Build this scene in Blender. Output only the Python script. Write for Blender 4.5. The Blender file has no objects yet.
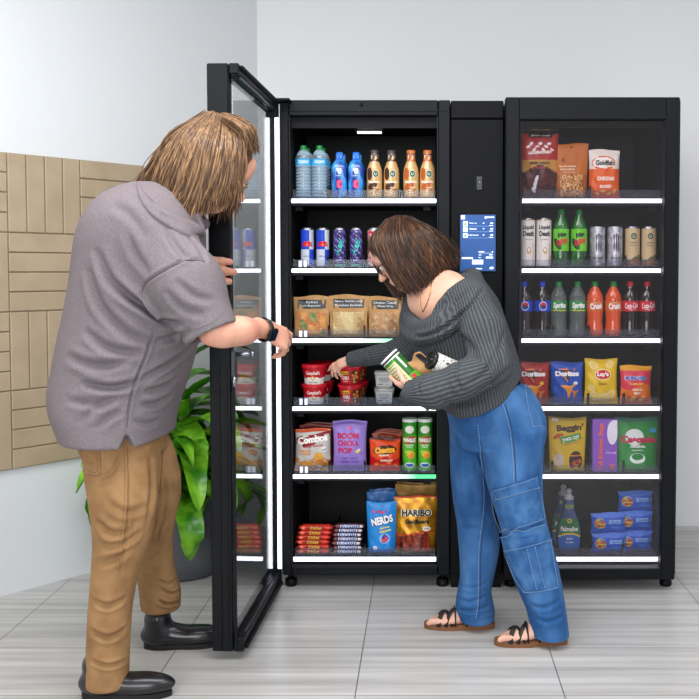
import bpy, math, random
import numpy as np
from mathutils import Vector, Matrix
from mathutils.bvhtree import BVHTree
random.seed(7); rng = np.random.default_rng(5)
SC = bpy.context.scene
COL = SC.collection
PI = math.pi
# ------------------------------------------------------------------ camera
FPX, CX, CY, TILT, CAMH = 950.0, 425.0, 311.5, math.radians(2.5), 1.32
CAMP = Vector((0, 0, CAMH))
FW = Vector((0, math.cos(TILT), -math.sin(TILT))); UP = Vector((0, math.sin(TILT), math.cos(TILT))); RT = Vector((1, 0, 0))
def ray(px, py):
    return FW + RT * ((px - CX) / FPX) + UP * ((CY - py) / FPX)
def P(px, py, Y):                      # the point of the room seen at that place, at depth Y
    d = ray(px, py); return CAMP + d * (Y / d.y)
cam = bpy.data.cameras.new('camera'); co = bpy.data.objects.new('camera', cam); COL.objects.link(co)
co.location = CAMP; co.rotation_euler = (PI / 2 - TILT, 0, 0)
cam.sensor_width = 36; cam.lens = 36 * FPX / 699; cam.clip_start = .05
cam.shift_x = -(CX - 349.5) / 699; cam.shift_y = (CY - 349.5) / 699
SC.camera = co
# ------------------------------------------------------------------ materials
def lin(h):
    if not isinstance(h, str): return tuple(h) + (1,)
    h = h.lstrip('#'); o = []
    for i in (0, 2, 4):
        c = int(h[i:i + 2], 16) / 255
        o.append(c / 12.92 if c <= .04045 else ((c + .055) / 1.055) ** 2.4)
    return tuple(o) + (1,)
MC = {}
def mat(name, color='#808080', rough=.5, metal=0, emit=0, spec=.5, noise=None, bump=None, coat=0, alpha=None, sub=0, trans=0, ior=1.45):
    if name in MC: return MC[name]
    m = bpy.data.materials.new(name); m.use_nodes = True; nt = m.node_tree; b = nt.nodes['Principled BSDF']
    b.inputs['Base Color'].default_value = lin(color); b.inputs['Roughness'].default_value = rough
    b.inputs['Metallic'].default_value = metal; b.inputs['Specular IOR Level'].default_value = spec
    b.inputs['Coat Weight'].default_value = coat
    b.inputs['IOR'].default_value = ior
    if trans: b.inputs['Transmission Weight'].default_value = trans
    if sub:
        b.inputs['Subsurface Weight'].default_value = sub; b.inputs['Subsurface Scale'].default_value = .01
        b.inputs['Subsurface Radius'].default_value = (1, .35, .2)
    if emit:
        b.inputs['Emission Color'].default_value = lin(color); b.inputs['Emission Strength'].default_value = emit
    if noise:                          # (color2, scale(vec), detail, lo, hi)
        c2, sc, det, lo, hi = noise
        tc = nt.nodes.new('ShaderNodeTexCoord'); mp = nt.nodes.new('ShaderNodeMapping'); n = nt.nodes.new('ShaderNodeTexNoise')
        mp.inputs['Scale'].default_value = sc if hasattr(sc, '__len__') else (sc,) * 3
        n.inputs['Scale'].default_value = 1; n.inputs['Detail'].default_value = det
        r = nt.nodes.new('ShaderNodeMapRange'); r.inputs[1].default_value = lo; r.inputs[2].default_value = hi
        mx = nt.nodes.new('ShaderNodeMix'); mx.data_type = 'RGBA'; mx.inputs[6].default_value = lin(color); mx.inputs[7].default_value = lin(c2)
        L = nt.links; L.new(tc.outputs['Object'], mp.inputs[0]); L.new(mp.outputs[0], n.inputs['Vector']); L.new(n.outputs[0], r.inputs[0])
        L.new(r.outputs[0], mx.inputs[0]); L.new(mx.outputs[2], b.inputs['Base Color'])
    if bump:                           # (scale, strength, distance, detail)
        sc, st, dist, det = bump
        tc = nt.nodes.new('ShaderNodeTexCoord'); mp = nt.nodes.new('ShaderNodeMapping'); n = nt.nodes.new('ShaderNodeTexNoise')
        mp.inputs['Scale'].default_value = sc if hasattr(sc, '__len__') else (sc,) * 3
        n.inputs['Scale'].default_value = 1; n.inputs['Detail'].default_value = det
        bp = nt.nodes.new('ShaderNodeBump'); bp.inputs['Strength'].default_value = st; bp.inputs['Distance'].default_value = dist
        L = nt.links; L.new(tc.outputs['Object'], mp.inputs[0]); L.new(mp.outputs[0], n.inputs['Vector']); L.new(n.outputs[0], bp.inputs['Height']); L.new(bp.outputs[0], b.inputs['Normal'])
    MC[name] = m; return m
def pk(h, rough=.33):                  # printed packaging film or card of one ink
    return mat('print_' + h.lstrip('#') + ('' if rough == .33 else '_%d' % (rough * 100)), h, rough, spec=.4)
def glass(name, tint=(1, 1, 1), rough=.0, ior=1.5, haze=0, hazecol=(1, 1, 1)):
    if name in MC: return MC[name]
    m = bpy.data.materials.new(name); m.use_nodes = True; nt = m.node_tree; nt.nodes.clear()
    o = nt.nodes.new('ShaderNodeOutputMaterial'); t = nt.nodes.new('ShaderNodeBsdfTransparent'); g = nt.nodes.new('ShaderNodeBsdfGlossy')
    mx = nt.nodes.new('ShaderNodeMixShader'); ge = nt.nodes.new('ShaderNodeNewGeometry'); dt = nt.nodes.new('ShaderNodeVectorMath'); dt.operation = 'DOT_PRODUCT'
    def mth(op, a, b=None, c=None):        # Schlick's curve, the same from either side of the sheet
        q = nt.nodes.new('ShaderNodeMath'); q.operation = op
        for i, v in enumerate((a, b, c)):
            if v is None: continue
            if isinstance(v, (int, float)): q.inputs[i].default_value = v
            else: nt.links.new(v, q.inputs[i])
        return q.outputs[0]
    nt.links.new(ge.outputs['Normal'], dt.inputs[0]); nt.links.new(ge.outputs['Incoming'], dt.inputs[1]); F0 = ((ior - 1) / (ior + 1)) ** 2
    fac = mth('MULTIPLY_ADD', mth('POWER', mth('SUBTRACT', 1, mth('MINIMUM', mth('ABSOLUTE', dt.outputs['Value']), 1)), 5), .85 * (1 - F0), F0)
    t.inputs[0].default_value = tuple(tint) + (1,); g.inputs['Roughness'].default_value = rough; 
    L = nt.links; L.new(fac, mx.inputs[0]); L.new(t.outputs[0], mx.inputs[1]); L.new(g.outputs[0], mx.inputs[2])
    if haze:
        d = nt.nodes.new('ShaderNodeBsdfDiffuse'); d.inputs[0].default_value = tuple(hazecol) + (1,)
        m2 = nt.nodes.new('ShaderNodeMixShader'); m2.inputs[0].default_value = haze
        L.new(mx.outputs[0], m2.inputs[1]); L.new(d.outputs[0], m2.inputs[2]); L.new(m2.outputs[0], o.inputs[0])
    else: L.new(mx.outputs[0], o.inputs[0])
    MC[name] = m; return m
def emis(name, color, s): return mat(name, color, .4, emit=s)
# ------------------------------------------------------------------ text
TXT = {}
def text_geo(s, bold=.0):
    k = (s, bold)
    if k in TXT: return TXT[k]
    c = bpy.data.curves.new('lettering', 'FONT'); c.body = s; c.size = 1; c.resolution_u = 3; c.offset = bold; c.space_line = .95
    c.align_x = 'CENTER'
    o = bpy.data.objects.new('lettering', c); COL.objects.link(o)
    bpy.context.view_layer.update()
    dg = bpy.context.evaluated_depsgraph_get(); me = bpy.data.meshes.new_from_object(o.evaluated_get(dg))
    v = [tuple(x.co[:2]) for x in me.vertices]; f = [tuple(p.vertices) for p in me.polygons]
    bpy.data.objects.remove(o); bpy.data.curves.remove(c); bpy.data.meshes.remove(me)
    xs = [a for a, b in v]; ys = [b for a, b in v]
    x0, x1, y0, y1 = min(xs), max(xs), min(ys), max(ys)
    v = [((a - (x0 + x1) / 2), (b - (y0 + y1) / 2)) for a, b in v]
    TXT[k] = (v, f, x1 - x0, y1 - y0); return TXT[k]
# ------------------------------------------------------------------ mesh builder
class G:
    def __init__(s): s.v = []; s.f = []; s.m = []; s.mats = []; s.sm = []
    def mi(s, m):
        if isinstance(m, str): m = pk(m)
        if m not in s.mats: s.mats.append(m)
        return s.mats.index(m)
    def add(s, vs, fs, m, smooth=False):
        n = len(s.v); s.v += [tuple(q) for q in vs]; i = s.mi(m) if not isinstance(m, list) else None
        for k, f in enumerate(fs):
            s.f.append(tuple(n + a for a in f)); s.m.append(i if i is not None else s.mi(m[k])); s.sm.append(smooth)
        return s
    def box(s, lo, hi, m, M=None, bev=0):
        x0, y0, z0 = lo; x1, y1, z1 = hi
        if bev:
            b = min(bev, (x1 - x0) / 2.1, (y1 - y0) / 2.1, (z1 - z0) / 2.1)
            vs = []; 
            for sx, X in ((1, x0), (-1, x1)):
                for sy, Y in ((1, y0), (-1, y1)):
                    for sz, Z in ((1, z0), (-1, z1)):
                        vs += [(X, Y + sy * b, Z + sz * b), (X + sx * b, Y, Z + sz * b), (X + sx * b, Y + sy * b, Z)]
            idx = lambda i, j, k, a: ((i * 2 + j) * 2 + k) * 3 + a
            fs = []
            for i in (0, 1): fs.append([idx(i, 0, 0, 0), idx(i, 0, 1, 0), idx(i, 1, 1, 0), idx(i, 1, 0, 0)][::1 if i == 0 else -1])
            for j in (0, 1): fs.append([idx(0, j, 0, 1), idx(1, j, 0, 1), idx(1, j, 1, 1), idx(0, j, 1, 1)][::1 if j == 0 else -1])
            for k in (0, 1): fs.append([idx(0, 0, k, 2), idx(0, 1, k, 2), idx(1, 1, k, 2), idx(1, 0, k, 2)][::1 if k == 0 else -1])
            for i in (0, 1):
                for j in (0, 1): fs.append([idx(i, j, 0, 0), idx(i, j, 0, 1), idx(i, j, 1, 1), idx(i, j, 1, 0)])
            for i in (0, 1):
                for k in (0, 1): fs.append([idx(i, 0, k, 0), idx(i, 1, k, 0), idx(i, 1, k, 2), idx(i, 0, k, 2)])
            for j in (0, 1):
                for k in (0, 1): fs.append([idx(0, j, k, 1), idx(1, j, k, 1), idx(1, j, k, 2), idx(0, j, k, 2)])
            for i in (0, 1):
                for j in (0, 1):
                    for k in (0, 1): fs.append([idx(i, j, k, 0), idx(i, j, k, 1), idx(i, j, k, 2)])
        else:
            vs = [(x, y, z) for x in (x0, x1) for y in (y0, y1) for z in (z0, z1)]
            fs = [(0, 1, 3, 2), (4, 6, 7, 5), (0, 4, 5, 1), (2, 3, 7, 6), (0, 2, 6, 4), (1, 5, 7, 3)]
        if M is not None: vs = [M @ Vector(q) for q in vs]
        return s.add(vs, fs, m)
    def grid(s, fn, ua, ub, va, vb, nu, nv, art, smooth=True, flip=False):
        vs = [fn(ua + (ub - ua) * i / nu, va + (vb - va) * j / nv) for j in range(nv + 1) for i in range(nu + 1)]
        fs = []; ms = []
        for j in range(nv):
            for i in range(nu):
                a = j * (nu + 1) + i
                q = (a, a + 1, a + nu + 2, a + nu + 1)
                fs.append(q[::-1] if flip else q)
                ms.append(art(ua + (ub - ua) * (i + .5) / nu, va + (vb - va) * (j + .5) / nv) if callable(art) else art)
        return s.add(vs, fs, ms, smooth)
    def lathe(s, prof, m, seg=20, c=(0, 0, 0), smooth=True, caps=True):   # prof [(r,z)], m material or list per segment
        vs = []; fs = []; ms = []
        for r, z in prof:
            for i in range(seg):
                t = 2 * PI * i / seg; vs.append((c[0] + r * math.sin(t), c[1] - r * math.cos(t), c[2] + z))
        for j in range(len(prof) - 1):
            for i in range(seg):
                k = (i + 1) % seg
                fs.append((j * seg + i, j * seg + k, (j + 1) * seg + k, (j + 1) * seg + i)); ms.append(m[j] if isinstance(m, list) else m)
        if caps:
            fs.append(tuple(range(seg))[::-1]); ms.append(ms[0]); fs.append(tuple((len(prof) - 1) * seg + i for i in range(seg))); ms.append(ms[-2])
        return s.add(vs, fs, ms, smooth)
    def text(s, t, S, a, b, h, m, w=None, rot=0, bold=.02, off=.0008, shear=0):
        v, f, W, H = text_geo(t, bold); k = h / H; kx = k if w is None else w / W
        cr, sr = math.cos(rot), math.sin(rot); out = []
        for x, y in v:
            x += shear * y; x *= kx; y *= k; A, B = a + x * cr - y * sr, b + x * sr + y * cr
            p = Vector(S(A, B)); e = 1e-3
            n = (Vector(S(A + e, B)) - p).cross(Vector(S(A, B + e)) - p)
            n = n.normalized() if n.length > 1e-12 else Vector((0, -1, 0))
            out.append(p + n * off)
        return s.add(out, f, m)
    def disc(s, S, a, b, ra, rb, m, off=.0006, n=16, rot=0, pts=None):     # flat printed shape on a surface
        if pts is None: pts = [(ra * math.cos(2 * PI * i / n), rb * math.sin(2 * PI * i / n)) for i in range(n)]
        cr, sr = math.cos(rot), math.sin(rot); out = []
        for x, y in [(0, 0)] + [(x * .5, y * .5) for x, y in pts] + list(pts):
            A, B = a + x * cr - y * sr, b + x * sr + y * cr
            p = Vector(S(A, B)); e = 1e-3; q = (Vector(S(A + e, B)) - p).cross(Vector(S(A, B + e)) - p)
            q = q.normalized() if q.length > 1e-12 else Vector((0, -1, 0)); out.append(p + q * off)
        n = len(pts); fs = [(0, 1 + i, 1 + (i + 1) % n) for i in range(n)] + [(1 + i, 1 + n + i, 1 + n + (i + 1) % n, 1 + (i + 1) % n) for i in range(n)]
        return s.add(out, fs, m)
    def rect(s, S, a, b, w, h, m, off=.0006, rot=0):
        k = 4; pts = []
        for i in range(k): pts.append((-w / 2 + w * i / k, -h / 2))
        for i in range(k): pts.append((w / 2, -h / 2 + h * i / k))
        for i in range(k): pts.append((w / 2 - w * i / k, h / 2))
        for i in range(k): pts.append((-w / 2, h / 2 - h * i / k))
        return s.disc(S, a, b, 0, 0, m, off, rot=rot, pts=pts)
    def tube(s, pts, r, m, seg=8, cap=True, flat=None):
        pts = [Vector(p) for p in pts]; n = len(pts); rs = r if hasattr(r, '__len__') else [r] * n
        vs = []; fs = []; up = Vector((0, 0, 1)); prev = None
        for i, p in enumerate(pts):
            d = (pts[min(i + 1, n - 1)] - pts[max(i - 1, 0)]).normalized()
            if prev is None:
                a = d.cross(up) if abs(d.dot(up)) < .95 else d.cross(Vector((1, 0, 0)))
            else: a = prev - d * prev.dot(d)
            a.normalize(); prev = a; b = d.cross(a)
            for k in range(seg):
                t = 2 * PI * k / seg; vs.append(p + (a * math.cos(t) + b * math.sin(t) * (flat or 1)) * rs[i])
        for i in range(n - 1):
            for k in range(seg): fs.append((i * seg + k, i * seg + (k + 1) % seg, (i + 1) * seg + (k + 1) % seg, (i + 1) * seg + k))
        if cap: fs.append(tuple(range(seg))[::-1]); fs.append(tuple((n - 1) * seg + k for k in range(seg)))
        return s.add(vs, fs, m, True)
    def build(s, name, parent=None):
        me = bpy.data.meshes.new(name); me.from_pydata(s.v, [], s.f)
        for m in s.mats: me.materials.append(m)
        me.polygons.foreach_set('material_index', s.m); me.polygons.foreach_set('use_smooth', s.sm); me.update()
        o = bpy.data.objects.new(name, me); COL.objects.link(o)
        if parent: o.parent = parent
        return o
def tag(o, label=None, cat=None, group=None, kind=None):
    for k, v in (('label', label), ('category', cat), ('group', group), ('kind', kind)):
        if v: o[k] = v
    return o
def thing(name, loc, label, cat, group=None, rz=0):
    o = bpy.data.objects.new(name, None); COL.objects.link(o); o.location = loc; o.rotation_euler = (0, 0, rz); o.empty_display_size = .05
    return tag(o, label, cat, group)
def structure(o): o['kind'] = 'structure'; return o
def copy_tree(o, parent=None):
    c = o.copy(); COL.objects.link(c); c.parent = parent
    for ch in o.children: copy_tree(ch, c)
    return c
# ------------------------------------------------------------------ smooth bodies and cloth: a distance field meshed with surface nets
def smin(a, b, k):
    if k <= 0: return np.minimum(a, b)
    h = np.maximum(k - np.abs(a - b), 0) / k
    return np.minimum(a, b) - h * h * k * .25
class Field:
    def __init__(s, lo, hi, h):
        s.lo = np.array(lo, float); s.h = h; s.n = np.ceil((np.array(hi) - s.lo) / h).astype(int) + 1
        s.F = np.full(s.n, 1.0, np.float32)
    def sub(s, lo, hi, mg):
        a = np.clip(np.floor((np.array(lo) - mg - s.lo) / s.h).astype(int), 0, s.n - 1); b = np.clip(np.ceil((np.array(hi) + mg - s.lo) / s.h).astype(int) + 1, 1, s.n)
        sl = tuple(slice(i, j) for i, j in zip(a, b))
        g = [(s.lo[i] + s.h * np.arange(a[i], b[i], dtype=np.float32)).astype(np.float32) for i in range(3)]
        return sl, g[0][:, None, None], g[1][None, :, None], g[2][None, None, :]
    def put(s, fn, lo, hi, k=.02, cut=False):
        sl, x, y, z = s.sub(lo, hi, k + 4 * s.h)
        if 0 in s.F[sl].shape: return s
        d = fn(x, y, z)
        s.F[sl] = -smin(-s.F[sl], d, k) if cut else smin(s.F[sl], d, k)
        return s
    def cone(s, a, b, ra, rb, k=.02, cut=False, sq=None):   # sq=(axis vector, factor): flattened across that axis
        a, b = np.array(a, np.float32), np.array(b, np.float32); ba = b - a; L = float(ba @ ba) + 1e-9
        if sq is not None: n = np.array(sq[0], np.float32); n = n / np.linalg.norm(n); kf = 1 / sq[1] - 1
        def fn(x, y, z):
            px, py, pz = x - a[0], y - a[1], z - a[2]
            t = np.clip((px * ba[0] + py * ba[1] + pz * ba[2]) / L, 0, 1)
            qx, qy, qz = px - t * ba[0], py - t * ba[1], pz - t * ba[2]
            d2 = qx * qx + qy * qy + qz * qz
            if sq is not None:
                dn = qx * n[0] + qy * n[1] + qz * n[2]; d2 = d2 + (kf * kf + 2 * kf) * dn * dn
            return np.sqrt(d2) - (ra + (rb - ra) * t)
        R = max(ra, rb); return s.put(fn, np.minimum(a, b) - R, np.maximum(a, b) + R, k, cut)
    def chain(s, pts, rs, k=.02, sq=None, cut=False):
        for i in range(len(pts) - 1): s.cone(pts[i], pts[i + 1], rs[i], rs[i + 1], k, cut, sq)
        return s
    def ell(s, c, r, M=None, k=.02, cut=False):            # M 3x3 rows = local axes
        c = np.array(c, np.float32); r = np.array(r, np.float32); A = np.eye(3, dtype=np.float32) if M is None else np.array([list(v) for v in M], np.float32)
        def fn(x, y, z):
            p = (x - c[0], y - c[1], z - c[2]); q = [A[i][0] * p[0] + A[i][1] * p[1] + A[i][2] * p[2] for i in range(3)]
            k0 = np.sqrt(sum((q[i] / r[i]) ** 2 for i in range(3))); k1 = np.sqrt(sum((q[i] / r[i] ** 2) ** 2 for i in range(3)))
            return k0 * (k0 - 1) / (k1 + 1e-6)
        R = r.max(); return s.put(fn, c - R, c + R, k, cut)
    def loft(s, rows, k=.02, p=2.0, cut=False):            # rows (z, cx, cy, ax, ay), horizontal slices
        rows = sorted(rows); Z = np.array([r[0] for r in rows]); V = np.array([r[1:] for r in rows])
        zz = np.linspace(Z[0], Z[-1], 120); VV = np.stack([np.interp(zz, Z, V[:, i]) for i in range(4)], 1)
        ker = np.hanning(13); ker /= ker.sum()
        VP = np.pad(VV, ((6, 6), (0, 0)), mode='reflect', reflect_type='odd'); VV = np.stack([np.convolve(VP[:, i], ker, 'valid') for i in range(4)], 1)
        def fn(x, y, z):
            zf = z.ravel(); cx, cy, ax, ay = [np.interp(zf, zz, VV[:, i])[None, None, :].astype(np.float32) for i in range(4)]
            kk = (np.abs((x - cx) / ax) ** p + np.abs((y - cy) / ay) ** p) ** (1 / p)
            d = (kk - 1) * np.minimum(ax, ay) * .9
            e = np.maximum(Z[0] - z, z - Z[-1]) + .012
            return np.sqrt(np.maximum(d + .012, 0) ** 2 + np.maximum(e, 0) ** 2) + np.minimum(np.maximum(d + .012, e), 0) - .012
        lo = (min(V[:, 0] - V[:, 2]), min(V[:, 1] - V[:, 3]), Z[0]); hi = (max(V[:, 0] + V[:, 2]), max(V[:, 1] + V[:, 3]), Z[-1])
        return s.put(fn, lo, hi, k, cut)
    def mesh(s, smooth=1):
        F = s.F; S = F < 0; h = s.h; n = F.shape
        c = np.zeros((n[0] - 1, n[1] - 1, n[2] - 1), np.int8)
        for i in (0, 1):
            for j in (0, 1):
                for k in (0, 1): c += S[i:n[0] - 1 + i, j:n[1] - 1 + j, k:n[2] - 1 + k]
        act = (c > 0) & (c < 8); I = np.argwhere(act); idx = np.full(c.shape, -1, np.int64); idx[act] = np.arange(len(I))
        acc = np.zeros((len(I), 3)); cnt = np.zeros(len(I))
        cor = [(i, j, k) for i in (0, 1) for j in (0, 1) for k in (0, 1)]
        val = {q: F[I[:, 0] + q[0], I[:, 1] + q[1], I[:, 2] + q[2]] for q in cor}
        for q in cor:
            for ax in range(3):
                if q[ax] == 0:
                    r = list(q); r[ax] = 1; r = tuple(r); a, b = val[q], val[r]; mk = (a < 0) != (b < 0)
                    t = np.where(mk, a / np.where(mk, a - b, 1), 0); pt = np.tile(np.array(q, float), (len(I), 1)); pt[:, ax] += t
                    acc[mk] += pt[mk]; cnt[mk] += 1
        V = s.lo + (I + acc / cnt[:, None]) * h
        faces = []
        for ax in range(3):
            u, w = [(1, 2), (2, 0), (0, 1)][ax]
            A = [slice(0, n[i]) for i in range(3)]; B = list(A); A[ax] = slice(0, n[ax] - 1); B[ax] = slice(1, n[ax])
            E = np.argwhere(S[tuple(A)] != S[tuple(B)])
            ok = (E[:, u] > 0) & (E[:, w] > 0) & (E[:, u] < n[u] - 1) & (E[:, w] < n[w] - 1); E = E[ok]
            sg = S[tuple(E.T)]
            def g(du, dw):
                q = E.copy(); q[:, u] -= du; q[:, w] -= dw; return idx[tuple(q.T)]
            Q = np.stack([g(1, 1), g(0, 1), g(0, 0), g(1, 0)], 1); Q[~sg] = Q[~sg][:, ::-1]; faces.append(Q)
        Fc = np.concatenate(faces); V = relax(V, Fc, smooth)
        return V, Fc
def relax(V, Fc, it, lam=.5):
    e = np.concatenate([Fc[:, [i, (i + 1) % 4]] for i in range(4)]); deg = np.bincount(e.ravel(), minlength=len(V))[:, None]
    for _ in range(it):
        A = np.zeros_like(V)
        for i in range(3): A[:, i] = np.bincount(e[:, 0], V[e[:, 1], i], len(V)) + np.bincount(e[:, 1], V[e[:, 0], i], len(V))
        V = V + lam * (A / np.maximum(deg, 1) - V)
    return V
def normals(V, Fc):
    n = np.cross(V[Fc[:, 2]] - V[Fc[:, 0]], V[Fc[:, 3]] - V[Fc[:, 1]]); N = np.zeros_like(V)
    for j in range(4):
        for i in range(3): N[:, i] += np.bincount(Fc[:, j], n[:, i], len(V))
    return N / (np.linalg.norm(N, axis=1)[:, None] + 1e-12)
def bvh(V, Fc): return BVHTree.FromPolygons([tuple(v) for v in V], [tuple(int(a) for a in f) for f in Fc])
def hit(T, px, py):
    r = ray(px, py).normalized(); return T.ray_cast(CAMP, r)
def drape(T, pts, n=24, off=.0):       # polyline seen in the photo laid on a surface
    out = []
    for i in range(len(pts) - 1):
        m = max(2, int(n * math.hypot(pts[i + 1][0] - pts[i][0], pts[i + 1][1] - pts[i][1]) / 60))
        for j in range(m):
            t = j / m; h = hit(T, pts[i][0] + (pts[i + 1][0] - pts[i][0]) * t, pts[i][1] + (pts[i + 1][1] - pts[i][1]) * t)
            if h[0] is not None: out.append(h[0] + h[1] * off * (1 if h[1].dot(h[0] - CAMP) < 0 else -1))
    h = hit(T, *pts[-1])
    if h[0] is not None: out.append(h[0] + h[1] * off * (1 if h[1].dot(h[0] - CAMP) < 0 else -1))
    if len(out) > 2:                   # smooth the run of points a little
        A = np.array([tuple(p) for p in out])
        for _ in range(2): A[1:-1] = (A[:-2] + 2 * A[1:-1] + A[2:]) / 4
        out = [Vector(a) for a in A]
    return out
def smoothline(pts, n=5):              # Catmull-Rom through picture points
    q = [pts[0]] + list(pts) + [pts[-1]]; out = []
    for i in range(1, len(q) - 2):
        for j in range(n):
            t = j / n; out.append(tuple(.5 * ((2 * q[i][k]) + (-q[i - 1][k] + q[i + 1][k]) * t + (2 * q[i - 1][k] - 5 * q[i][k] + 4 * q[i + 1][k] - q[i + 2][k]) * t * t + (-q[i - 1][k] + 3 * q[i][k] - 3 * q[i + 1][k] + q[i + 2][k]) * t ** 3) for k in range(len(pts[0]))))
    return out + [tuple(pts[-1])]
def folds(V, Fc, lines):               # cloth folds: (points, half width, depth): a soft valley with a raised lip each side
    N = normals(V, Fc); T = bvh(V, Fc); D = np.zeros(len(V))
    for pts, w, dep in lines:
        L = drape(T, smoothline(pts, 4), 30)
        if len(L) < 3: continue
        A = np.array([tuple(p) for p in L]); lo = A.min(0) - 5 * w; hi = A.max(0) + 5 * w
        I = np.where(((V > lo) & (V < hi)).all(1))[0]
        if not len(I): continue
        best = np.full(len(I), 9.); tt = np.zeros(len(I))
        for k in range(len(A) - 1):
            ba = A[k + 1] - A[k]; q = V[I] - A[k]; t = np.clip(q @ ba / (ba @ ba + 1e-12), 0, 1); d = np.linalg.norm(q - t[:, None] * ba, axis=1)
            m = d < best; best[m] = d[m]; tt[m] = (k + t[m]) / (len(A) - 1)
        env = np.sin(np.clip(tt, .0, 1) * PI) ** .6
        D[I] += env * dep * (-np.exp(-(best / w) ** 2) + .55 * np.exp(-((best - 2 * w) / (w * 1.1)) ** 2))
    return V + N * D[:, None]
def meshobj(name, V, Fc, m, parent=None, attrs=None):
    me = bpy.data.meshes.new(name); me.vertices.add(len(V)); me.vertices.foreach_set('co', np.asarray(V, np.float32).ravel())
    k = Fc.shape[1]; me.loops.add(len(Fc) * k); me.loops.foreach_set('vertex_index', Fc.ravel().astype(np.int32)); me.polygons.add(len(Fc))
    me.polygons.foreach_set('loop_start', np.arange(0, len(Fc) * k, k, dtype=np.int32)); me.polygons.foreach_set('loop_total', np.full(len(Fc), k, np.int32))
    me.update(calc_edges=True); me.polygons.foreach_set('use_smooth', np.ones(len(Fc), bool)); me.validate()
    for kk, v in (attrs or {}).items():
        a = me.attributes.new(kk, 'FLOAT', 'POINT'); a.data.foreach_set('value', np.asarray(v, np.float32))
    me.materials.append(m); o = bpy.data.objects.new(name, me); COL.objects.link(o)
    if parent: o.parent = parent
    return o
# ------------------------------------------------------------------ the room
def zp(y, Y=3.9): return P(CX, y, Y).z
def xa(px, Y=3.9): return (px - CX) / FPX * Y
def node_floor():
    m = mat('floor_tile', '#c9c5bf', .28, spec=.5); nt = m.node_tree; b = nt.nodes['Principled BSDF']; L = nt.links
    tc = nt.nodes.new('ShaderNodeTexCoord'); mp = nt.nodes.new('ShaderNodeMapping'); mp.inputs['Location'].default_value = (.217 + .65, -3.638 + .371 * 12, 0)
    br = nt.nodes.new('ShaderNodeTexBrick'); br.offset = 0; br.inputs['Scale'].default_value = 1; br.inputs['Mortar Size'].default_value = .0022; br.inputs['Mortar Smooth'].default_value = .1
    br.inputs['Brick Width'].default_value = .65; br.inputs['Row Height'].default_value = .371; br.inputs['Bias'].default_value = 0
    br.inputs['Color1'].default_value = (1, 1, 1, 1); br.inputs['Color2'].default_value = (.93, .93, .93, 1); br.inputs['Mortar'].default_value = (.36, .33, .3, 1)
    m2 = nt.nodes.new('ShaderNodeMapping'); m2.inputs['Scale'].default_value = (1.2, 26, 1); n = nt.nodes.new('ShaderNodeTexNoise'); n.inputs['Scale'].default_value = 1; n.inputs['Detail'].default_value = 6
    cr = nt.nodes.new('ShaderNodeValToRGB'); cr.color_ramp.elements[0].position = .3; cr.color_ramp.elements[0].color = lin('#a9a7a5'); cr.color_ramp.elements[1].position = .7; cr.color_ramp.elements[1].color = lin('#d0cecc')
    mx = nt.nodes.new('ShaderNodeMix'); mx.data_type = 'RGBA'; mx.blend_type = 'MULTIPLY'; mx.inputs[0].default_value = 1
    bp = nt.nodes.new('ShaderNodeBump'); bp.inputs['Distance'].default_value = .0015; bp.inputs['Strength'].default_value = .5; bp.invert = True
    L.new(tc.outputs['Object'], mp.inputs[0]); L.new(mp.outputs[0], br.inputs[0]); L.new(tc.outputs['Object'], m2.inputs[0]); L.new(m2.outputs[0], n.inputs['Vector'])
    L.new(n.outputs[0], cr.inputs[0]); L.new(cr.outputs[0], mx.inputs[6]); L.new(br.outputs['Color'], mx.inputs[7]); L.new(mx.outputs[2], b.inputs['Base Color'])
    L.new(br.outputs['Fac'], bp.inputs['Height']); L.new(bp.outputs[0], b.inputs['Normal'])
    return m
BACKY = 4.85; CORX = xa(259, BACKY)
g = G(); g.box((-5.2, -3, -.05), (3.2, BACKY + .1, 0), node_floor()); structure(g.build('floor'))
wallm = mat('painted_wall', '#e1e2e4', .7, bump=(180, .15, .001, 3))
g = G(); g.box((CORX, BACKY, 0), (3.2, BACKY + .1, 3.0), wallm); structure(g.build('wall_back'))
dl = Vector((-.82, -1, 0)).normalized()          # the left wall runs from the corner towards the camera side
Ml = Matrix.Translation((CORX, BACKY, 0)) @ Matrix(((dl.x, dl.y, 0, 0), (dl.y, -dl.x, 0, 0), (0, 0, 1, 0), (0, 0, 0, 1)))
# local x along the wall from the corner, local -y... find the side that faces the room
sgn = 1 if (Ml @ Vector((1, .1, 0)) - Ml @ Vector((1, 0, 0))).x > 0 else -1
wl = mat('painted_wall_left', '#dcdfe2', .7, bump=(180, .15, .001, 3))
g = G(); a, b = sorted((0, -.1 * sgn)); g.box((0, a, 0), (5.4, b, 3.0), wl, Ml); structure(g.build('wall_left'))
g = G(); g.box((3.2, -3, 0), (3.3, BACKY + .1, 3.0), wallm); structure(g.build('wall_right'))
g = G(); g.box((-5.2, -3, 3.0), (3.3, BACKY + .1, 3.05), mat('ceiling_paint', '#e6e6e6', .8)); structure(g.build('ceiling'))
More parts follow.
